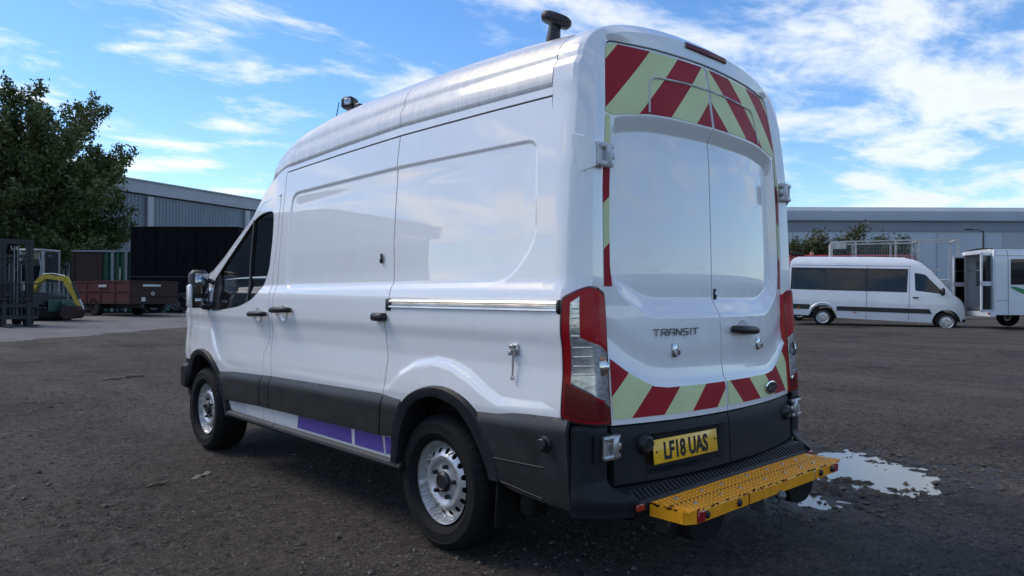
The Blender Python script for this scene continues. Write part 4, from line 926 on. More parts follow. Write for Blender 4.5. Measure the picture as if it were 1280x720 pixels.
# cab: pillars, windscreen, nose, interior
PO = [(3.10, 2.13), (3.39, 2.085), (3.65, 1.935), (3.94, 1.785), (4.18, 1.665), (4.45, 1.555), (4.80, 1.45)]
PI_ = [(3.10, 2.038), (3.39, 2.004), (3.65, 1.846), (3.94, 1.686), (4.18, 1.532), (4.335, 1.437), (4.60, 1.42)]
for s_ in (-1, 1):
    rows = []
    for (yo_, zo_), (yi_, zi_) in zip(PO, PI_):
        wi = float(W(yi_, zi_)); rows.append([(s_*(wi-.02), yi_, zi_-.01), (s_*wi, yi_, zi_), (s_*(wi-.012), (yi_*.6+yo_*.4), zi_*.6+zo_*.4), (s_*(wi-.035), yi_*.25+yo_*.75, zi_*.25+zo_*.75), (s_*(wi-.075), yo_, zo_), (s_*(wi-.12), yo_+.04, zo_+.015), (s_*(wi-.15), yo_+.05, zo_-.01)])
    MB().grid(np.array(rows)).build('windscreen_pillar', 'paint', van, 40)
ws = []
for t_ in np.linspace(0, 1, 14):
    yb_, zb_ = 3.45+(4.86-3.45)*t_, 2.12+(1.44-2.12)*t_; hw = .84-.0*t_; ws.append([(x, yb_+.22*(1-(x/hw)**2), zb_+.05*(1-(x/hw)**2)) for x in np.linspace(-hw, hw, 15)])
MB().grid(np.array(ws)).build('windscreen', 'glass_van', van, 60)
hd = []
for x in np.linspace(-.79, .79, 21):
    e = 1-(x/.86)**2; hd.append([(x, 3.40+.2*e, float(zg(3.4))+.02+e*.28), (x, 3.50+.24*e, 2.10+.18*e), (x, 3.52+.24*e, 2.06+.06*e)])
MB().grid(np.array(hd)).build('roof_header', 'paint', van, 50)
nose = []
for i, z in enumerate(np.r_[.40, .45, np.linspace(.55, 1.12, 10), 1.16]):
    row = []; wn = float(W(4.97, max(z, .5))); yn = 5.53-.10*max(0, (z-.7))-(.03 if z < .45 else 0)
    for t_ in np.linspace(-1, 1, 33):
        th_ = t_*PI/2; row.append((wn*np.sign(math.sin(th_))*abs(math.sin(th_))**.8, 4.97+(yn-4.97)*abs(math.cos(th_))**.75, z))
    nose.append(row)
nose = np.array(nose); MB().grid(nose[5:]).build('nose', 'paint', van, 40); MB().grid(nose[:6]).build('front_bumper', 'cladding', van, 40)
ng = nose[-1]; bon = []
for j in range(33):
    x = ng[j][0]; cow = np.array([x*.93, 4.86+.2*(1-(x/.97)**2), 1.42+.06*(1-(x/.97)**2)])
    bon.append([ng[j]+(cow-ng[j])*t_+np.array([0, 0, .05*math.sin(PI*t_)]) for t_ in np.linspace(0, 1, 9)])
MB().grid(np.array(bon)).build('bonnet', 'paint', van, 50)
for s_ in (-1, 1):
    MB().box((s_*.66, 5.20, .98), (.34, .30, .22), rotz(s_*-.55), .06).build('headlight', 'clear_lens', van, 40)
    MB().box((s_*.985, 4.935, .60), (.06, .16, .22), None, .03).build('bumper_end', 'cladding', van, 40)
MB().box((0, 5.475, .88), (1.0, .10, .22), None, .03).build('grille', 'black_plastic', van, 40)
MB().box((0, 4.45, 1.10), (1.74, .55, .30), None, .08).build('dashboard', 'dark_inner', van, 40)
st = MB().lathe((.42, 4.10, 1.18), (0, -.55, .83), [(.175, -.012), (.19, -.008), (.195, 0), (.19, .008), (.175, .012), (.17, 0)], 28, True).box((.42, 4.10, 1.18), (.34, .05, .03), rotx(.55)).build('steering_wheel', 'black_plastic', van, 50)
for x in (-.62, -.22, .45):
    MB().box((x, 3.55, .95), (.42, .48, .16), None, .05).build('seat_cushion', 'seat_fabric', van, 50)
    MB().box((x, 3.30, 1.30), (.42, .14, .62), rotx(.12), .05).build('seat_back', 'seat_fabric', van, 50)
    MB().box((x, 3.24, 1.70), (.26, .10, .18), rotx(.12), .04).build('headrest', 'seat_fabric', van, 50)
MB().box((0, 3.08, 1.40), (1.80, .02, 1.5)).box((0, 3.7, .60), (1.8, 1.3, .1)).build('bulkhead', 'dark_inner', van)
# door mirrors
for s_ in (-1, 1):
    mo = MB().box((s_*1.083, 4.375, 1.368), (.155, .115, .315), rotz(s_*.12), .035).build('door_mirror', 'black_plastic', van, 50)
    MB().box((s_*1.152, 4.385, 1.31), (.032, .11, .19), rotz(s_*.12), .012).build('mirror_cap', 'paint', mo, 50)
    MB().box((s_*1.080, 4.314, 1.412), (.100, .006, .165), rotz(s_*.12) @ rotx(.06), .003).build('mirror_glass', 'mirror', mo, 50)
    MB().box((s_*1.080, 4.314, 1.262), (.100, .006, .060), rotz(s_*.12) @ rotx(.10), .003).build('mirror_glass', 'mirror', mo, 50)
    MB().tube([(s_*1.04, 4.37, 1.235), (s_*1.0, 4.30, 1.225), (s_*.985, 4.24, 1.25)], [.04, .038, .035], 8).tube([(s_*1.04, 4.38, 1.46), (s_*.985, 4.29, 1.42)], [.02, .02], 6).build('mirror_arm', 'black_plastic', mo, 50)
# roof equipment
def rz_at(x, y):
    s_ = roof_section(y, 60); q = [(abs(a), c) for a, b, c in s_[5:66]]; q.sort(); return float(np.interp(abs(x), [k_[0] for k_ in q], [k_[1] for k_ in q]))
zr = rz_at(-.6, .75)
be = MB().cyl((-.60, .76, zr-.02), (-.60, .745, zr+.075), .040, .030, 16).build('beacon_stem', 'black_plastic', van, 40)
hd = MB(); nb = 28; Rb = np.stack([np.array([.60, -.80, 0]), np.array([.80, .60, 0]), np.array([0, 0, 1.])], 1) @ roty(.38)
rings = []
for hz_, sc in ((-.028, .55), (-.024, .85), (-.010, .98), (.006, 1.0), (.018, .95), (.026, .75), (.029, .3)):
    rings.append([tuple(np.array([-.60, .735, zr+.105])+Rb @ np.array([0.082*sc*np.sign(math.cos(t))*abs(math.cos(t))**.75, 0.050*sc*np.sign(math.sin(t))*abs(math.sin(t))**.8, hz_])) for t in np.linspace(0, 2*PI, nb+1)[:-1]])
hd.grid(np.array(rings), wrap=True).add(rings[0], [tuple(range(nb))]).add(rings[-1], [tuple(range(nb))]).build('beacon_head', 'black_plastic', be, 50)
zr2 = rz_at(-.62, 2.70)+.03
wl = MB().tube([(-.60, 2.62, zr2+.0), (-.60, 2.65, zr2+.022), (-.60, 2.72, zr2+.035)], .012, 6).box((-.60, 2.62, zr2+.004), (.08, .07, .02), None, .004).build('work_light_bracket', 'black_plastic', van, 40)
MB().box((-.60, 2.78, zr2+.055), (.10, .10, .085), rotz(.5), .018).build('work_light', 'black_plastic', wl, 40)
MB().box((-.645, 2.735, zr2+.055), (.012, .05, .045), rotz(.6), .004).build('work_light_lens', 'clear_lens', wl, 40)
za = rz_at(-.6, 2.98)
MB().tube([(-.60, 2.99, za-.01), (-.60, 2.975, za+.05), (-.60, 2.93, za+.17)], [.007, .004, .003], 6).build('aerial', 'black_plastic', van, 40)

# ------------------------------------------------------------------ surroundings (each built in the frame of its own root)
mat('wall_grey', (.20, .235, .275), .5, col2=(.165, .20, .24), vscale=.5, stretch=(1, 1, .25), metal=.1)
mat('fascia_grey', (.40, .43, .46), .5, col2=(.33, .355, .385), vscale=.8)
mat('pipe_grey', (.45, .47, .49), .5, var=.2)
mat('shed_light', (.33, .37, .42), .5, col2=(.29, .33, .38), vscale=.15, stretch=(1, 1, .3))
mat('shed_pale', (.40, .46, .53), .5, col2=(.36, .42, .49), vscale=.2, stretch=(1, 1, .3))
mat('shed_dark', (.19, .225, .275), .5, col2=(.17, .20, .25), vscale=.2)
mat('black_sheet', (.004, .004, .005), .9, spec=.15, col2=(.006, .006, .007), vscale=1.5)
mat('rust', (.052, .025, .018), .85, col2=(.026, .016, .013), vscale=4, bump=.3, bscale=40)
mat('trailer_red', (.095, .014, .017), .6, col2=(.065, .020, .016), vscale=3, stretch=(1, 1, .6))
mat('green_paint', (.014, .095, .058), .6, col2=(.02, .055, .04), vscale=3)
mat('fence_steel', (.25, .265, .285), .55, metal=.3, var=.3)
mat('dark_steel', (.012, .0125, .015), .6, col2=(.024, .021, .019), vscale=6)
mat('digger_yellow', (.50, .36, .02), .45, col2=(.34, .24, .02), vscale=5)
mat('cab_grey', (.26, .28, .29), .45, var=.3)
mat('bus_white', (.70, .72, .74), .3, coat=.8, coat_r=.04, col2=(.62, .64, .66), vscale=1.5)
mat('cage_white', (.50, .50, .48), .6, col2=(.34, .32, .29), vscale=4)
mat('swoosh_green', (.012, .22, .075), .35, coat=.5)
mat('red_paint', (.38, .022, .028), .4, coat=.5, var=.2)
mat('bark', (.045, .038, .03), .95, col2=(.025, .022, .018), vscale=8, stretch=(1, 1, .3), bump=.6, bscale=20)
mat('seat_dark', (.03, .03, .035), .9)
mat('white_label', (.55, .55, .53), .6, var=.3)
mat('brown_cladding', (.045, .048, .055), .7, var=.3, vscale=.3)
mat('ply', (.30, .19, .10), .8, var=.3)
def leaf_mat(name, c1, c2):
    m = mat(name, c1, .55); t = m.node_tree; b = t.nodes['Principled BSDF']
    oi = nn(t, 'ShaderNodeNewGeometry'); mx_ = nn(t, 'ShaderNodeMix', data_type='RGBA'); t.links.new(oi.outputs['Random Per Island'], mx_.inputs[0])
    mx_.inputs[6].default_value = (*c1, 1); mx_.inputs[7].default_value = (*c2, 1); t.links.new(mx_.outputs[2], b.inputs['Base Color'])
    tr = nn(t, 'ShaderNodeBsdfTranslucent'); t.links.new(mx_.outputs[2], tr.inputs[0]); ms = nn(t, 'ShaderNodeMixShader'); ms.inputs[0].default_value = .25
    o = t.nodes['Material Output']; t.links.new(b.outputs[0], ms.inputs[1]); t.links.new(tr.outputs[0], ms.inputs[2]); t.links.new(ms.outputs[0], o.inputs[0])
leaf_mat('leaf_dark', (.040, .070, .020), (.115, .150, .040)); leaf_mat('leaf_olive', (.045, .062, .022), (.105, .115, .045))
_build = MB.build
def lb(k, root, name, m_, parent=None, smooth=None, props=None):
    """build a part whose coordinates are local to its root"""
    A = np.array(mw(root)); V = np.array(k.V) @ A[:3, :3].T+A[:3, 3]; k.V = [tuple(v) for v in V]
    return k.build(name, m_, parent or root, smooth, props)
def lpanel(root, name, tri, mapf, m_, parent, inward, depth=.02, mirror_y=False, out=None):
    A = np.array(mw(root)); s_ = -1 if mirror_y else 1; f = lambda a, b: mapf(a, b)*np.array([1, s_, 1])
    R_ = A[:3, :3]; inw = (np.array(inward)*np.array([1, s_, 1])) @ R_.T
    return panel(name, tri, lambda a, b: f(a, b) @ R_.T+A[:3, 3], m_, parent, inw, depth, 40)
def arc(c, r, a0, a1, n): return [(c[0]+r*math.cos(math.radians(a)), c[1]+r*math.sin(math.radians(a))) for a in np.linspace(a0, a1, n)]
def road_wheel(root, u, v, r, w, side_, rimr=.24, parent=None, hub='steel_rim'):
    q = bpy.data.objects.new('wheel', None); C.objects.link(q); q.parent = parent or root; q.empty_display_size = .1
    ty_ = MB().lathe((u, v, r), (0, side_, 0), [(rimr, .0), (rimr+.02, .012), (r*.9, .015), (r*.985, -.01), (r, -.05), (r, -w+.05), (r*.95, -w), (rimr, -w)], 28); lb(ty_, root, 'tyre', 'rubber', q, 35)
    rm = MB().lathe((u, v, r), (0, side_, 0), [(0, -.02), (.06, -.015), (.09, -.05), (rimr*.75, -.06), (rimr*.85, -.09), (rimr*.92, -.01), (rimr+.004, .004)], 24); lb(rm, root, 'rim', hub, q, 35)
    return q

# --- white minibus
mb_ = empty('parked_minibus', (26.66, 12.94, .20), math.atan2(-4.12, 1.5), 'white high roof minibus with dark side windows standing side on', 'minibus')
mb_.rotation_euler = (0, math.radians(1.6), math.atan2(-4.12, 1.5))
def mbw(u, z):
    w = np.interp(z, [.3, .6, 1.0, 1.4, 2.3, 2.6, 2.74, 2.82], [.95, .99, 1.0, .985, .89, .82, .70, .50])
    return w*np.interp(u, [0, .15, 5.0, 5.6, 6.1, 6.35, 6.5, 6.6], [.95, .985, 1, .98, .94, .86, .74, .62])
def mbs(off=0.): return lambda u, z: np.stack([u, -1-(mbw(u, z)-1)-off, z], -1)
prof_ = [(.03, .42), (.0, .75), (.0, 1.3), (.05, 2.2), (.11, 2.62), (.2, 2.76), (.34, 2.81), (1.5, 2.82), (3.0, 2.82), (4.35, 2.80), (4.62, 2.74), (4.85, 2.62), (5.2, 2.30), (5.6, 1.86), (5.93, 1.46), (6.02, 1.36), (6.18, 1.24), (6.30, 1.06), (6.36, .8), (6.38, .5), (6.35, .34)]
bot = [(6.26, .34)]+arc((5.77, .36), .46, 0, 180, 15)[1:-1]+[(5.28, .30), (3.5, .32), (1.95, .34)]+arc((1.41, .36), .50, 0, 180, 15)[1:-1]+[(.85, .40)]
W1 = rounded([(.28, 2.33), (1.44, 2.33), (1.44, 1.52), (.22, 1.52)], .08, 3); W2 = rounded([(1.52, 2.33), (2.94, 2.33), (2.94, 1.52), (1.52, 1.52)], .06, 3)
W3 = rounded([(3.04, 2.33), (4.38, 2.31), (4.36, 1.50), (3.04, 1.52)], .08, 3); W4 = rounded([(4.66, 2.22), (5.02, 2.16), (5.52, 1.62), (5.74, 1.40), (4.70, 1.52)], .05, 3)
tri = cdt(prof_+bot, [W1, W2, W3, W4], .09)
body = None
for my in (False, True):
    b_ = lpanel(mb_, 'body_side', tri, mbs(), 'bus_white', mb_, (0, 1, 0), .03, my)
    for wn_ in (W1, W2, W3, W4): lpanel(mb_, 'window', cdt([tuple(np.mean(wn_, 0)+(np.array(q)-np.mean(wn_, 0))*1.04) for q in wn_], (), .2), mbs(-.012), 'glass_bus', b_, (0, 1, 0), 0, my)
    lpanel(mb_, 'window_band', cdt([(.16, 2.38), (4.44, 2.37), (4.42, 1.45), (.14, 1.47)], [W1, W2, W3], .09), mbs(.006), 'black_plastic', b_, (0, 1, 0), .0, my)
    lpanel(mb_, 'rubbing_strip', cdt([(.0, .86), (.92, .86), (.90, .66), (.02, .66)], (), .1), mbs(.012), 'black_plastic', b_, (0, 1, 0), .01, my)
    lpanel(mb_, 'rubbing_strip', cdt([(1.92, .82), (5.20, .82), (5.28, .64), (1.93, .64)], (), .1), mbs(.012), 'black_plastic', b_, (0, 1, 0), .01, my)
    s_ = 1 if my else -1
    for u in (3.0, 4.50): lb(MB().tube([(u, s_*(float(mbw(u, z))+.002), z) for z in np.linspace(.36, 2.7, 12)], .006, 4), mb_, 'door_gap', 'dark_inner', b_)
    lb(MB().tube([(u, s_*(float(mbw(u, 2.48))+.002), 2.48) for u in np.linspace(.2, 4.5, 12)], .006, 4), mb_, 'roof_seam', 'dark_inner', b_)
    lb(MB().box((4.72, s_*1.01, 1.25), (.20, .04, .05), None, .01), mb_, 'door_handle', 'black_plastic', b_)
    lb(MB().box((5.62, s_*1.10, 1.50), (.14, .20, .30), None, .05), mb_, 'door_mirror', 'black_plastic', b_, 40)
    lb(MB().box((.02, s_*.90, 1.22), (.09, .13, .46), None, .02), mb_, 'tail_light', 'red_lens', b_, 40)
    road_wheel(mb_, 1.41, s_*.97, .36, .24, s_); road_wheel(mb_, 5.77, s_*.97, .36, .24, s_)
    lb(MB().tube([(u, s_*(float(mbw(u, max(.5, z)))+.01), z) for u, z in arc((1.41, .40), .54, 20, 160, 12)], .03, 5), mb_, 'wheel_arch', 'bus_white', b_, 60)
    for u in (.5, 2.6): lb(MB().box((u, s_*1.015, .60 if u > 1 else .72), (.10, .02, .04)), mb_, 'side_marker', 'bulb_amber', b_)
top = [(u, z) for u, z in prof_]
lb(MB().grid(np.array([[(u, v*float(mbw(np.array(u), np.array(z))), z+(.05*(1-v*v) if z > 2.7 else 0)) for v in np.linspace(-1, 1, 9)] for u, z in top[:10]])), mb_, 'roof_and_tail', 'bus_white', mb_, 50)
lb(MB().grid(np.array([[(u+.10*(1-v*v), v*float(mbw(np.array(u), np.array(z))), z) for v in np.linspace(-1, 1, 9)] for u, z in top[9:15]])), mb_, 'windscreen', 'glass_bus', mb_, 50)
lb(MB().grid(np.array([[(u+.10*(1-v*v), v*float(mbw(np.array(u), np.array(z))), z) for v in np.linspace(-1, 1, 9)] for u, z in top[14:]])), mb_, 'nose', 'bus_white', mb_, 50)
lb(MB().box((3.3, 0, .42), (6.2, 1.7, .12)), mb_, 'floor', 'dark_inner')
for u in (.9, 1.75, 2.6, 3.45):
    for v in (-.55, .45): lb(MB().box((u, v, 1.15), (.14, .75, .95), None, .05), mb_, 'passenger_seat', 'seat_dark', None, 40)
lb(MB().box((4.75, -.45, 1.15), (.16, .5, 1.0), None, .05), mb_, 'driver_seat', 'seat_dark', None, 40)

# --- white bus with its rear doors open
bs = empty('welfare_bus', (27.6, 5.55, .22), math.radians(-46), 'white boxy bus with open rear doors and green swoosh on its side', 'bus')
# local: rear right corner at the origin side, u forward, camera looks at the -v side and the open rear
bw = 2.1; bl_ = 6.4; z0, z1 = .48, 2.90
bside = rounded([(0, z0), (bl_, z0), (bl_, z1), (0, z1)], [0, 0, .1, .1], 4)
SW1 = rounded([(.55, 2.52), (2.3, 2.52), (2.3, 1.58), (.55, 1.58)], .04, 3); SW2 = rounded([(2.4, 2.52), (4.4, 2.52), (4.4, 1.58), (2.4, 1.58)], .04, 3)
bs_out = [(0, z0), (1.05, z0)]+arc((1.6, .42), .52, 175, 5, 13)+[(2.2, z0), (bl_, z0), (bl_, z1), (0, z1)]
def bsm(off=0.): return lambda u, z: np.stack([u, 0*u-off+.10*sstep(2.55, 2.92, z), z], -1)
trib = cdt(bs_out, [SW1, SW2], .12)
for vv in (0, 1):
    A = np.array(mw(bs)); R_ = A[:3, :3]
    def f_(a, b, off=0., vv=vv):
        q = bsm(off)(a, b)
        if vv: q = q*np.array([1, -1, 1])+np.array([0, bw, 0])
        return q @ R_.T+A[:3, 3]
    inw = np.array([0, 1 if not vv else -1, 0]) @ R_.T
    sd_ = panel('body_side', trib, f_, 'bus_white', bs, inw, .03, 40)
    for wn_ in (SW1, SW2): panel('window', cdt([tuple(np.mean(wn_, 0)+(np.array(q)-np.mean(wn_, 0))*1.03) for q in wn_], (), .3), lambda a, b: f_(a, b, -.01), 'glass_bus', sd_, inw, 0, 40)
    if not vv:
        sw = [(.52, 1.52), (.75, 1.50), (1.2, 1.36), (1.8, 1.24), (2.6, 1.18), (2.6, .98), (1.9, 1.04), (1.3, 1.14), (.85, 1.30), (.6, 1.44)]
        panel('green_swoosh', cdt(sw, (), .1), lambda a, b: f_(a, b, .004), 'swoosh_green', sd_, inw, 0, 40)
        for u in (.46,): lb(MB().tube([(u, -.003+.10*float(sstep(2.55, 2.92, z)), z) for z in np.linspace(.5, 2.85, 14)], .008, 4), bs, 'panel_gap', 'dark_inner', sd_)
        lb(MB().tube([(0.05, -.003, 1.0), (.46, -.003, 1.0)], .006, 4), bs, 'panel_gap', 'dark_inner', sd_)
        lb(MB().tube([(u, .02, 2.66) for u in (.0, 3, 6.3)], .012, 4), bs, 'roof_gutter', 'pipe_grey', sd_)
    road_wheel(bs, 1.6, .06 if not vv else bw-.06, .38, .26, -1 if not vv else 1); road_wheel(bs, 5.4, .06 if not vv else bw-.06, .38, .26, -1 if not vv else 1)
lb(MB().grid(np.array([[(u, v, 2.92+.06*math.sin(PI*(v-.08)/(bw-.16))) for v in np.linspace(.08, bw-.08, 9)] for u in (-.01, .3, 3, bl_)])), bs, 'roof', 'bus_white', None, 50)
lb(MB().box((bl_, bw/2, 1.7), (.06, bw-.1, 2.3)), bs, 'front_panel', 'bus_white')
lb(MB().box((3.2, bw/2, .50), (6.3, bw-.12, .06)), bs, 'floor', 'dark_inner')
lb(MB().box((2.6, bw/2, 1.7), (.04, bw-.15, 2.3)), bs, 'bulkhead', 'dark_inner')
lb(MB().box((0, .12, 1.72), (.10, .20, 2.30), None, .02), bs, 'rear_post', 'bus_white', None, 40); lb(MB().box((0, bw-.12, 1.72), (.10, .20, 2.30), None, .02), bs, 'rear_post', 'bus_white', None, 40)
lb(MB().box((0, bw/2, 2.82), (.10, bw-.46, .16), None, .02), bs, 'rear_header', 'bus_white', None, 40)
lb(MB().box((-.06, bw/2, .50), (.20, bw+.02, .20), None, .02), bs, 'rear_bumper', 'bus_white', None, 40)
for v in (.10, bw-.10): lb(MB().box((-.165, v, .52), (.02, .10, .06)), bs, 'rear_lamp', 'red_lens')
for v, rz in ((.20, math.radians(212)), (bw-.20, math.radians(208))):       # the two leaves, swung outwards
    dR_ = rotz(rz); def_ = lambda x, z: np.array([0.02, v, 0])+dR_ @ np.array([x, 0, z])
    lf = MB()
    for (x, z, sx_, sz_) in ((.04, 1.66, .08, 2.16), (.72, 1.66, .08, 2.16), (.38, 2.70, .76, .10), (.38, 1.62, .76, .16), (.38, .62, .76, .10)): lf.box(def_(x, z), (sx_, .05, sz_), dR_)
    lf = lb(lf, bs, 'rear_door', 'bus_white')
    for z_, h_ in ((2.18, .96), (1.10, .88)): lb(MB().box(def_(.38, z_), (.60, .012, h_), dR_), bs, 'door_glass', 'glass_cab', lf)
    lb(MB().box(def_(.38, 1.62)+dR_ @ np.array([0, -.04, 0]), (.16, .03, .05), dR_).box(def_(.45, 1.57)+dR_ @ np.array([0, -.04, 0]), (.03, .03, .12), dR_), bs, 'door_handle', 'black_plastic', lf)
for q in (.55, .95, 1.35): lb(MB().box((.75, q, 1.35), (.06, .34, 1.6), roty(.14), .02), bs, 'folded_seat', 'seat_dark', None, 40)
lb(MB().tube([(.12, .25, 2.12), (.12, bw-.25, 2.16)], .025, 6), bs, 'grab_rail', 'galvanised'); lb(MB().tube([(.16, .95, 2.1), (.3, .9, 1.5), (.2, 1.0, .9)], .02, 6), bs, 'seat_belt', 'seat_dark'); lb(MB().box((.2, bw/2, .66), (.5, 1.2, .16), None, .03), bs, 'folded_ramp', 'grey_metal', None, 40)
lb(MB().tube([(.10, .34, 2.05), (.14, .36, 1.8), (.10, .38, 1.5)], .03, 6), bs, 'yellow_strap', 'digger_yellow')

# --- cage lorry behind the minibus
cg = empty('cage_lorry', (34.85, 14.65, .24), math.atan2(-4.93, 2.38), 'flatbed lorry with a tall white tubular mesh cage behind the minibus', 'lorry')
L_ = 5.6; hw = 1.05; zb_, zt2 = 1.05, 3.92
lb(MB().box((L_/2, 0, .95), (L_, 2*hw, .16), None, .02), cg, 'bed', 'cage_white'); lb(MB().box((L_/2-.8, 0, .72), (L_+1.4, .8, .22)), cg, 'chassis', 'dark_steel')
for u in (0, 1.1, 2.9, 3.9, L_):
    for v in (-hw, hw): lb(MB().box((u, v, (zb_+zt2)/2), (.09, .09, zt2-zb_)), cg, 'cage_post', 'cage_white')
for v in (-hw, hw):
    for z in (1.7, zt2): lb(MB().box((L_/2, v, z), (L_, .07, .07)), cg, 'cage_rail', 'cage_white')
    me_ = MB()
    for u in np.arange(.12, 3.9, .12): me_.box((u, v, 2.8), (.012, .012, 2.2))
    for z in np.arange(1.8, 3.9, .12): me_.box((1.95, v, z), (3.9, .012, .012))
    lb(me_, cg, 'wire_mesh', 'grey_metal', None, None, {'kind': 'stuff'})
for u in (0, 3.9, L_): lb(MB().box((u, 0, zt2), (.07, 2*hw, .07)), cg, 'cage_rail', 'cage_white')
lb(MB().box((-.04, 0, 3.05), (.06, 2*hw, 1.6)), cg, 'headboard', 'cage_white'); lb(MB().box((.35, -hw-.01, 3.72), (.62, .05, .34)), cg, 'cage_sheet', 'cage_white')
lb(MB().box((4.75, -hw, 2.45), (1.6, .05, .08)), cg, 'cage_rail', 'cage_white')
lb(MB().box((-1.1, 0, 1.55), (1.7, 2.0, 1.9), None, .2), cg, 'cab', 'cage_white', None, 40)
lb(MB().prism([(0, 0), (1.3, 0), (1.3, .75), (1.0, .95)], (4.0, -.4, 1.05), (1, 0, 0), (0, 0, 1), (0, 1, 0), .05), cg, 'plywood_offcut', 'ply'); 
lb(MB().box((5.1, -.2, 1.55), (.5, .9, .9), None, .05), cg, 'white_tank', 'cage_white', None, 40)
for u in (-1.1, 2.9, 3.75, 4.6):
    for s_ in (-1, 1): road_wheel(cg, u, s_*.98, .40, .28, s_, .24, None, 'grey_metal')

# --- red lorry further back
rv = empty('red_lorry', (40.2, 19.8, .30), math.atan2(-5.6, 4.6), 'long red lorry body showing above the minibus roof', 'lorry')
lb(MB().box((3.6, 0, 2.5), (7.2, 2.3, 2.2), None, .08), rv, 'body', 'red_paint', None, 40); lb(MB().box((.2, -1.1, 3.66), (1.2, .2, .12), None, .03), rv, 'light_bar', 'black_plastic', None, 40)
lb(MB().cyl((1.3, -1.0, 3.55), (1.3, -1.0, 3.80), .12, .09, 12), rv, 'beacon', 'bulb_amber', None, 40); lb(MB().box((3.6, 0, 1.1), (7.0, .9, .3)), rv, 'chassis', 'dark_steel')
for u in (1.0, 5.4, 6.4):
    for s_ in (-1, 1): road_wheel(rv, u, s_*1.1, .48, .3, s_, .28, None, 'grey_metal')
# --- dark car glimpsed low behind the minibus
dv = empty('dark_van', (29.2, 17.6, .25), math.radians(-62), 'dark low van glimpsed beneath and behind the minibus tail', 'van')
bd = rounded([(0, .35), (4.4, .35), (4.4, .95), (3.5, 1.05), (2.9, 1.75), (.1, 1.8)], [.05, .1, .2, .2, .2, .2], 4)
lb(MB().prism(bd, (0, -.9, 0), (1, 0, 0), (0, 0, 1), (0, 1, 0), 1.8), dv, 'body', 'black_plastic', None, 40)
lb(MB().box((2.3, -.905, 1.42), (1.2, .02, .42), None, .005), dv, 'window', 'glass_bus'); lb(MB().box((1.0, -.905, 1.42), (1.1, .02, .42), None, .005), dv, 'window', 'glass_bus')
for u in (.8, 3.5):
    for s_ in (-1, 1): road_wheel(dv, u, s_*.9, .33, .22, s_, .2)

# --- far warehouse on the right
fw = empty('distant_warehouse', (124.3, 43.2, .40), math.atan2(-27.3, 29.4), 'huge pale grey warehouse with a darker horizontal band', 'warehouse')
lb(MB().box((10, 30, 6.0), (190, 58, 12.0)), fw, 'lower_wall', 'shed_pale'); lb(MB().box((10, 30, 12.85), (190.4, 58.4, 1.75)), fw, 'dark_band', 'shed_dark')
rf = MB(); rr_ = []
for x in (-85.4, 105.4): rr_.append([(x, .55, 13.72), (x, .5, 13.95), (x, .9, 15.4), (x, 2.0, 16.15), (x, 30, 16.6), (x, 59, 13.9)])
lb(rf.grid(np.array(rr_)), fw, 'roof', 'shed_light', None, 30); lb(MB().box((10, .45, 13.74), (190.6, .3, .16)), fw, 'gutter', 'shed_dark')
for x in np.arange(-80, 104, 8.): lb(MB().box((x, .97, 5.9), (.16, .10, 11.8)), fw, 'wall_joint', 'shed_light')
lb(MB().box((62, .97, 5.9), (86, .05, 11.8)), fw, 'wall_panel', 'shed_light')
for x in (20, 34, 48): lb(MB().box((x, .93, 2.6), (4.5, .14, 5.0)), fw, 'loading_door', 'shed_dark')
# lamp column
lp = empty('lamp_column', (89.3, 21.37, .44), math.atan2(-27.3, 29.4), 'slim dark lamp column standing before the far warehouse', 'lamp post')
lb(MB().tube([(0, 0, 0), (0, 0, 4), (0, 0, 8.3)], [.13, .10, .07], 8), lp, 'column', 'dark_steel', None, 60); lb(MB().tube([(0, 0, 8.2), (-.5, 0, 8.4), (-1.2, 0, 8.45)], .05, 6), lp, 'arm', 'dark_steel', None, 60); lb(MB().box((-1.6, 0, 8.45), (.9, .3, .14), None, .05), lp, 'lantern', 'dark_steel', None, 40)

# --- warehouse on the left
lw = empty('grey_warehouse', (14.3, 63.6, .44), math.atan2(5.18, 12.8), 'blue grey corrugated warehouse with pale eaves fascia behind the tree', 'warehouse')
pts = []
for i in range(-150, 240):
    x = i*.34; pts += [(x, 0.), (x+.10, 0.), (x+.15, .05), (x+.29, .05)]
wl_ = np.array([[(x, y, z) for x, y in pts] for z in (0, 9.3)]); lb(MB().grid(wl_), lw, 'wall_sheeting', 'wall_grey')
lb(MB().box((15, -.10, 9.92), (134, .40, 1.10), None, .03), lw, 'fascia', 'fascia_grey'); lb(MB().box((15, -.16, 10.47), (134.3, .55, .10)), lw, 'verge_trim', 'pipe_grey')
for x in (-14.5, 1.6, 12.5, 27): lb(MB().box((x, -.16, 4.6), (.55, .22, 9.2)), lw, 'downpipe', 'pipe_grey')
lb(MB().grid(np.array([[(x, y, z) for y, z in ((-.1, 10.5), (14, 12.2), (28, 10.5), (28, 0))] for x in (-51, 81)])), lw, 'roof', 'fascia_grey')
for x in (-51, 81.): lb(MB().box((x, 14, 5.0), (.2, 27.8, 10)), lw, 'end_wall', 'wall_grey')

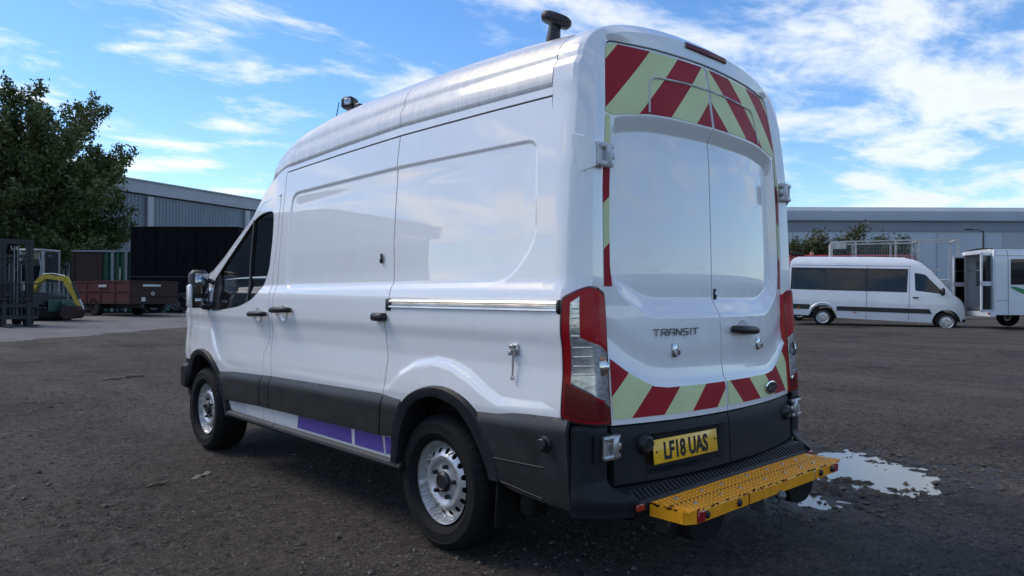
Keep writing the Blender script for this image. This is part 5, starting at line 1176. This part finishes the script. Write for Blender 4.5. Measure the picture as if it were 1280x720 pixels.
# --- black box trailer
bx = empty('black_trailer', (13.6, 38.9, .28), math.atan2(39.97-43.89, 13.39-9.17), 'tall black box trailer standing in front of the grey warehouse', 'trailer')
lb(MB().box((-2.9, 0, 3.0), (6.0, 2.4, 3.7), None, .03), bx, 'box_body', 'black_sheet', None, 40)
for x in np.arange(-5.6, .0, .56): lb(MB().box((x, -1.215, 3.0), (.05, .03, 3.6)), bx, 'side_rib', 'black_sheet')
lb(MB().box((-2.9, -1.23, 2.05), (6.0, .03, .06)), bx, 'side_rail', 'dark_steel'); lb(MB().box((-2.9, -1.18, 1.02), (6.0, .06, .22)), bx, 'chassis', 'dark_steel')
for z in (1.55, 1.0): lb(MB().box((-.4, -1.6, z), (3.6, .06, .08)), bx, 'guard_rail', 'pipe_grey')
for x in (-2.1, -.4, 1.3): lb(MB().box((x, -1.6, .95), (.08, .08, 1.9 if x < 0 else 1.4)), bx, 'guard_post', 'dark_steel')
for x in (-4.6, -3.4):
    for s_ in (-1, 1): road_wheel(bx, x, s_*1.1, .50, .3, s_, .28, None, 'grey_metal')

# --- green and rusty waste container
gc = empty('green_container', (6.36, 45.15, .31), math.atan2(42.68-45.15, 9.02-6.36), 'green steel waste container with one rusted brown end panel', 'container')
lb(MB().box((1.85, 1.0, 1.75), (3.7, 2.0, 3.4), None, .03), gc, 'shell', 'green_paint', None, 40); lb(MB().box((.86, -.03, 1.75), (1.6, .06, 3.3), None, .01), gc, 'rusted_panel', 'rust', None, 40)
for x, m_ in ((.03, 'rust'), (1.62, 'rust'), (1.98, 'green_paint'), (2.28, 'fence_steel'), (2.62, 'green_paint'), (3.06, 'fence_steel'), (3.38, 'green_paint'), (3.68, 'rust')): lb(MB().box((x, -.09, 1.75), (.14 if m_ != 'green_paint' else .08, .12, 3.4)), gc, 'side_post', m_)
lb(MB().box((1.85, -.06, 3.48), (3.8, .18, .10)), gc, 'top_rail', 'fence_steel'); lb(MB().box((2.68, -.10, 2.2), (.10, .02, .7)), gc, 'paint_patch', 'white_label')

# --- red brown tipping trailer
tr_ = empty('farm_trailer', (6.70, 35.33, .25), math.radians(15), 'rusty maroon drop side trailer with white labels on its tailboard', 'trailer')
tw, tl_, a0, a1 = 2.4, 5.1, .70, 1.72          # local: x across the tailboard, y along the side
lb(MB().box((tw/2, tl_/2, a0-.02), (tw, tl_, .10)), tr_, 'bed', 'rust')
for nm, c_, d_ in (('tailboard', (tw/2, .03, (a0+a1)/2), (tw-.12, .06, a1-a0)), ('headboard', (tw/2, tl_-.03, (a0+a1)/2), (tw, .06, a1-a0))): lb(MB().box(c_, d_, None, .01), tr_, nm, 'rust' if nm == 'tailboard' else 'trailer_red')
for x in (.03, tw-.03):
    for j in range(2): lb(MB().box((x, tl_*(.25+.5*j), (a0+a1)/2), (.06, tl_/2-.06, a1-a0), None, .01), tr_, 'drop_side', 'trailer_red')
    for y in np.arange(.06, tl_+.01, tl_/4): lb(MB().box((x+(-.04 if x < 1 else .04), y, (a0+a1)/2), (.05, .09, a1-a0)), tr_, 'side_stake', 'trailer_red' if y > .1 else 'rust')
    for z in (a1, a0+.55): lb(MB().box((x+(-.025 if x < 1 else .025), tl_/2, z), (.07, tl_, .07)), tr_, 'side_rail', 'trailer_red')
for z in (a1, a0+.35): lb(MB().box((tw/2, -.02, z), (tw, .06, .06)), tr_, 'tail_rail', 'rust')
for x, z, w_, h_ in ((1.02, 1.52, .90, .11), (.60, .86, .20, .20)): lb(MB().box((x, -.055, z), (w_, .012, h_)), tr_, 'white_label', 'white_label')
lb(MB().lathe((1.06, -.05, 1.13), (0, -1, 0), [(.05, 0), (.09, .01), (.09, .02), (.05, .02)], 12, True), tr_, 'tow_ring', 'white_label')
lb(MB().box((-.07, 2.3, 1.50), (.012, .7, .12)), tr_, 'white_label', 'white_label')
for x in (.6, 1.8): lb(MB().box((x, tl_/2, a0-.16), (.14, tl_, .22)), tr_, 'chassis_rail', 'dark_steel')
lb(MB().tube([(.25, 3.2, .45), (tw-.25, 3.2, .45)], .07, 8), tr_, 'axle', 'dark_steel')
for y in (3.2,):
    for x, s_ in ((.02, -1), (tw-.02, 1)):
        q = MB().lathe((x, y, .48), (s_, 0, 0), [(.22, 0), (.27, .02), (.42, .02), (.48, -.04), (.48, -.24), (.42, -.28), (.2, -.28)], 24); w_ = lb(q, tr_, 'wheel', 'rubber', None, 35); lb(MB().lathe((x, y, .48), (s_, 0, 0), [(0, -.04), (.1, -.04), (.2, -.08), (.23, .0)], 18), tr_, 'hub', 'rust', w_, 35)
lb(MB().box((1.9, .25, .45), (.3, .4, .35), None, .04), tr_, 'toolbox', 'green_paint', None, 40)
for k_, (x, y, z) in enumerate(((tw+.5, .2, .25), (tw+1.1, -.1, .2))): lb(MB().tube([(tw-.2, .0, .5), (x, y-.2, z), (x+.5, y-.4, .12)], .03, 6), tr_, 'support_bar', 'dark_steel')

# --- forklift
fk = empty('forklift', (1.15, 28.3, .20), math.radians(-86), 'black forklift truck with tall double mast and load guard', 'forklift')
# local: x forward (towards the yard), y to the left, z up
for y in (-.46, .46):
    lb(MB().box((.0, y, 1.52), (.16, .13, 3.0), None, .01), fk, 'mast_channel', 'dark_steel'); lb(MB().box((.03, y*.74, 1.50), (.12, .10, 2.9), None, .01), fk, 'inner_mast', 'dark_steel')
for z, h_ in ((2.95, .16), (2.45, .10), (1.2, .10), (.35, .14)): lb(MB().box((.0, 0, z), (.12, .98, h_)), fk, 'mast_crossbar', 'dark_steel')
textmesh('mast_lettering', 'UC', .20, np.array(mw(fk) @ Vector((.065, -.16, 2.66))), np.array(mw(fk).to_3x3() @ Vector((0, 1, 0))), np.array([0, 0, 1.]), .004, 'white_label', fk)
for y in (-.12, .12): lb(MB().cyl((.0, y, .3), (.0, y, 2.3), .045, None, 8), fk, 'lift_ram', 'dark_steel', None, 40)
for y in (-.05, .05): lb(MB().box((.06, y, 1.6), (.02, .03, 2.4)), fk, 'lift_chain', 'grey_metal')
for z in (.32, .72): lb(MB().box((.16, 0, z), (.08, 1.30, .13), None, .01), fk, 'carriage_bar', 'dark_steel')
for y in np.linspace(-.66, .66, 9): lb(MB().box((.16, y, .95), (.035, .035, 1.10)), fk, 'guard_bar', 'dark_steel')
for z in (1.50, .95): lb(MB().box((.16, 0, z), (.04, 1.38, .045)), fk, 'guard_rail', 'dark_steel')
for y in (-.36, .36): lb(MB().box((.22, y, .45), (.06, .13, .8)).box((.75, y, .06), (1.10, .13, .05)), fk, 'fork', 'dark_steel')
lb(MB().box((-1.35, 0, .75), (2.0, 1.15, .8), None, .10), fk, 'chassis', 'dark_steel', None, 40); lb(MB().box((-2.25, 0, .80), (.55, 1.15, 1.05), None, .15), fk, 'counterweight', 'dark_steel', None, 40)
for x in (-.45, -1.75):
    for y in (-.5, .5): lb(MB().tube([(x, y, 1.1), (x-.12*(x < -1), y, 2.25)], .035, 6), fk, 'guard_pillar', 'dark_steel')
lb(MB().box((-1.1, 0, 2.27), (1.5, 1.10, .06)), fk, 'overhead_guard', 'dark_steel'); lb(MB().box((-1.4, 0, 1.35), (.45, .5, .5), None, .08), fk, 'seat', 'seat_dark', None, 40)
for x, r_ in ((-.45, .36), (-2.0, .27)):
    for s_ in (-1, 1): road_wheel(fk, x, s_*.60, r_, .22, s_, r_*.55, None, 'dark_steel')

# --- mini excavator behind the forklift; local x runs along the boom
ex = empty('mini_excavator', (2.55, 33.4, .24), math.atan2(-.68, .734), 'yellow mini excavator with grey cab and its arm curled down', 'excavator')
lb(MB().box((.25, .3, .25), (1.9, 1.5, .5), None, .2), ex, 'crawler_tracks', 'rubber', None, 40); lb(MB().box((.0, .3, .85), (1.6, 1.5, .6), None, .15), ex, 'upper_body', 'dark_steel', None, 40)
cabm = MB()
for x in (-.45, .45):
    for y in (-.15, .85): cabm.box((x, y, 2.05), (.09, .09, 1.75))
cabm.box((0, .35, 2.90), (1.06, 1.14, .10), None, .04).box((0, -.15, 1.35), (.95, .06, .5)); cb_ = lb(cabm, ex, 'cab_frame', 'cab_grey', None, 40)
lb(MB().box((0, -.16, 2.2), (.80, .02, 1.2)), ex, 'cab_window', 'glass_bus', cb_); lb(MB().box((.46, .35, 2.2), (.02, .9, 1.2)), ex, 'cab_window', 'glass_bus', cb_); lb(MB().tube([(.30, -.2, 1.5), (.42, -.2, 2.2), (.30, -.2, 2.75)], .035, 6), ex, 'cab_pillar', 'cab_grey', cb_, 60)
lb(MB().box((.70, -.1, 2.62), (.16, .14, .16), None, .03), ex, 'work_lamp', 'black_plastic', cb_, 40)
def slab(pts, w_, y0): return MB().prism(pts, (0, y0, 0), (1, 0, 0), (0, 0, 1), (0, 1, 0), w_)
lb(slab([(.0, 1.06), (.10, 1.02), (.43, 1.54), (.72, 1.73), (1.46, 1.62), (1.52, 1.70), (1.42, 1.79), (.68, 1.90), (.50, 1.83), (.30, 1.64)], .20, -.4), ex, 'boom', 'digger_yellow')
lb(slab([(1.40, 1.83), (1.54, 1.83), (1.72, 1.48), (2.10, .60), (2.02, .55), (1.61, 1.28), (1.45, 1.50)], .16, -.38), ex, 'dipper', 'digger_yellow')
lb(MB().tube([(.55, -.3, 1.91), (1.0, -.3, 1.93), (1.45, -.3, 1.83)], .035, 6), ex, 'boom_ram', 'galvanised', None, 60)
lb(MB().tube([(1.76, -.3, 1.58), (2.05, -.3, .90)], .05, 6), ex, 'dipper_ram', 'black_plastic', None, 60); lb(MB().tube([(2.05, -.3, .90), (2.22, -.3, .48)], .03, 6), ex, 'ram_rod', 'galvanised', None, 60)
lb(slab([(1.55, .62), (2.15, .62), (2.2, .45), (2.0, .12), (1.6, .08), (1.42, .25)], .6, -.6), ex, 'bucket', 'rust'); lb(MB().box((1.2, .5, .55), (.5, 1.2, .5), None, .1), ex, 'engine_cover', 'green_paint', None, 40)
lb(MB().box((1.05, .1, .62), (.12, 1.5, .5), rotx(0), .03), ex, 'blade', 'green_paint', None, 40)

# --- palisade fence
fe = empty('palisade_fence', (3.2, 54.9, .36), math.atan2(48.35-52.85, 10.25-5.40), 'grey steel palisade fence under the big tree', 'fence')
pale = MB().prism([(0, 0), (.07, 0), (.10, .03), (.17, .03), (.20, 0)], (0, 0, .05), (1, 0, 0), (0, 1, 0), (0, 0, 1), 3.0)
pale.add([(.0, 0, 3.05), (.20, 0, 3.05), (.10, .03, 3.25)], [(0, 1, 2)])
p0 = lb(pale, fe, 'pale', 'fence_steel')
for i in range(1, 44):
    q = p0.copy(); C.objects.link(q); q.parent = fe; q.location = (i*.30*.95, 0, .0)
for z in (.6, 2.5): lb(MB().box((6.3, .06, z), (12.8, .05, .06)), fe, 'rail', 'fence_steel')
for x in (0, 2.75, 5.5, 8.25, 11.0, 12.6): lb(MB().box((x, .14, 1.5), (.12, .10, 3.0)), fe, 'post', 'fence_steel')
lb(MB().box((9.0, -.03, 1.9), (.5, .02, .75)), fe, 'warning_sign', 'white_label'); lb(MB().box((9.0, -.045, 1.75), (.46, .01, .36)), fe, 'sign_band', 'red_paint')

# --- trees
def leaf_cloud(cen_, nrm_, n, size):
    """n leaf quads at points cen_, random orientation"""
    a = rng.normal(size=(n, 3)); a /= np.linalg.norm(a, axis=1)[:, None]; b = rng.normal(size=(n, 3)); b -= a*(a*b).sum(1)[:, None]; b /= np.linalg.norm(b, axis=1)[:, None]
    s_ = size*rng.uniform(.6, 1.3, n)[:, None]
    V = np.stack([cen_-a*s_, cen_-b*s_*.45, cen_+a*s_, cen_+b*s_*.45], 1).reshape(-1, 3); F = np.arange(n*4).reshape(n, 4); return V, F
def make_tree(name, base, height, width, label, group=None, crown0=.28, nlimb=26, shoots=9, leaves=26000, leafsize=.17, lm='leaf_dark', seed=1, upright=.55):
    global rng
    rng = np.random.default_rng(seed)
    t = empty(name, base, 0, label, 'tree', group); b = np.array(base); k = MB(); tips = []
    th = height*.62
    tp = [b+np.array([.25*math.sin(z*.8+seed)*z/th, .25*math.cos(z*.7)*z/th, z]) for z in np.linspace(0, th, 9)]; r0 = height*.020
    k.tube(tp, np.linspace(r0, r0*.35, 9), 8)
    for i in range(nlimb):
        f_ = i/(nlimb-1); z = height*(crown0*.55+(.60-crown0*.55)*f_); az = i*2.399+rng.uniform(-.4, .4); st_ = np.array([np.interp(z, [q[2]-b[2] for q in tp], [q[j] for q in tp]) for j in range(2)]+[b[2]+z])
        reach = width*(.98-.55*f_**1.3)*rng.uniform(.75, 1.1); rise = height*(.10+.30*f_)*rng.uniform(.7, 1.25)
        d = np.array([math.cos(az), math.sin(az), 0]); pts = []
        for s_ in np.linspace(0, 1, 8): pts.append(st_+d*reach*s_**.9+np.array([0, 0, rise*s_**(1.1 if f_ > .4 else .8)])+rng.normal(0, .05*width*.3*s_, 3))
        k.tube(pts, np.linspace(r0*.42, r0*.06, 8), 5)
        for j in range(shoots):
            s_ = rng.uniform(.22, 1.0); ii = s_*7; a0_ = int(min(6, ii)); p = pts[a0_]+(pts[a0_+1]-pts[a0_])*(ii-a0_)
            sd_ = d*rng.uniform(-.1, .8)+np.array([-d[1], d[0], 0])*rng.uniform(-.9, .9)+np.array([0, 0, upright*rng.uniform(.2, 1.9)*(0.45+f_)]); sd_ /= np.linalg.norm(sd_)
            ln = height*rng.uniform(.07, .17); e = [p+sd_*ln*u_+np.array([0, 0, .12*ln*u_*u_]) for u_ in (0, .5, 1)]
            k.tube(e, [r0*.10, r0*.07, r0*.03], 4); tips.append((e[0], e[2], ln))
        tips.append((pts[3], pts[-1], reach*.6))
    k.build('trunk', 'bark', t, 60)
    wts = np.array([q[2] for q in tips]); wts /= wts.sum(); pick = rng.choice(len(tips), leaves, p=wts); s_ = rng.random(leaves)**.8
    A_ = np.array([q[0] for q in tips])[pick]; B__ = np.array([q[1] for q in tips])[pick]
    rad = height*(.021 if height > 12 else .065)*(1.25-.75*s_)
    cn = A_+(B__-A_)*s_[:, None]+rng.normal(size=(leaves, 3))*rad[:, None]
    V, F = leaf_cloud(cn, None, leaves, leafsize)
    o = link_mesh('crown', V, F, lm, t, None); return t
make_tree('maple_tree', (5.3, 55.2, .40), 14.0, 9.2, 'large dark green tree rising over the palisade fence', None, .27, 40, 13, 95000, .15, 'leaf_dark', 5)
make_tree('bushy_tree', (67.9, 34.3, .40), 6.7, 3.3, 'grey green bushy tree beside the van roofline and far shed', 'trees before the far warehouse', .06, 26, 9, 22000, .16, 'leaf_olive', 11, .3)
make_tree('bushy_tree', (70.2, 31.2, .40), 7.2, 3.5, 'tall olive green bushy tree before the far shed', 'trees before the far warehouse', .06, 26, 9, 26000, .16, 'leaf_olive', 12, .3)
make_tree('bushy_tree', (70.8, 27.6, .40), 6.9, 3.7, 'broad olive bush like tree above the white cage', 'trees before the far warehouse', .06, 26, 9, 26000, .16, 'leaf_olive', 13, .3)
make_tree('bushy_tree', (71.4, 25.2, .40), 6.6, 3.3, 'rounded olive tree at the right end of the row', 'trees before the far warehouse', .06, 24, 9, 20000, .16, 'leaf_olive', 14, .3)

# --- buildings round the yard that only show as reflections in the paint
def plain_shed(name, loc, rz, L_, D_, h, label):
    s_ = empty(name, loc, rz, label, 'warehouse'); lb(MB().box((0, 0, h*.42), (L_, D_, h*.84)), s_, 'wall', 'brown_cladding'); lb(MB().box((0, 0, h*.92), (L_+.4, D_+.4, h*.16)), s_, 'fascia', 'shed_dark')
    lb(MB().grid(np.array([[(x, y, z) for y, z in ((-D_/2, h), (0, h+1.6), (D_/2, h))] for x in (-L_/2, L_/2)])), s_, 'roof', 'fascia_grey')
    for x in np.arange(-L_/2+6, L_/2-5, 12):
        for v in (-1, 1): lb(MB().box((x, v*(D_/2+.02), 2.2), (4, .1, 4.4)), s_, 'loading_door', 'shed_dark')
plain_shed('yard_warehouse', (-78, 62, .4), PI/2, 150, 30, 4.2, 'long low grey warehouse closing the near side of the yard')
plain_shed('yard_warehouse', (52, -66, .4), math.radians(26), 190, 26, 4.6, 'long grey warehouse behind the yard entrance')
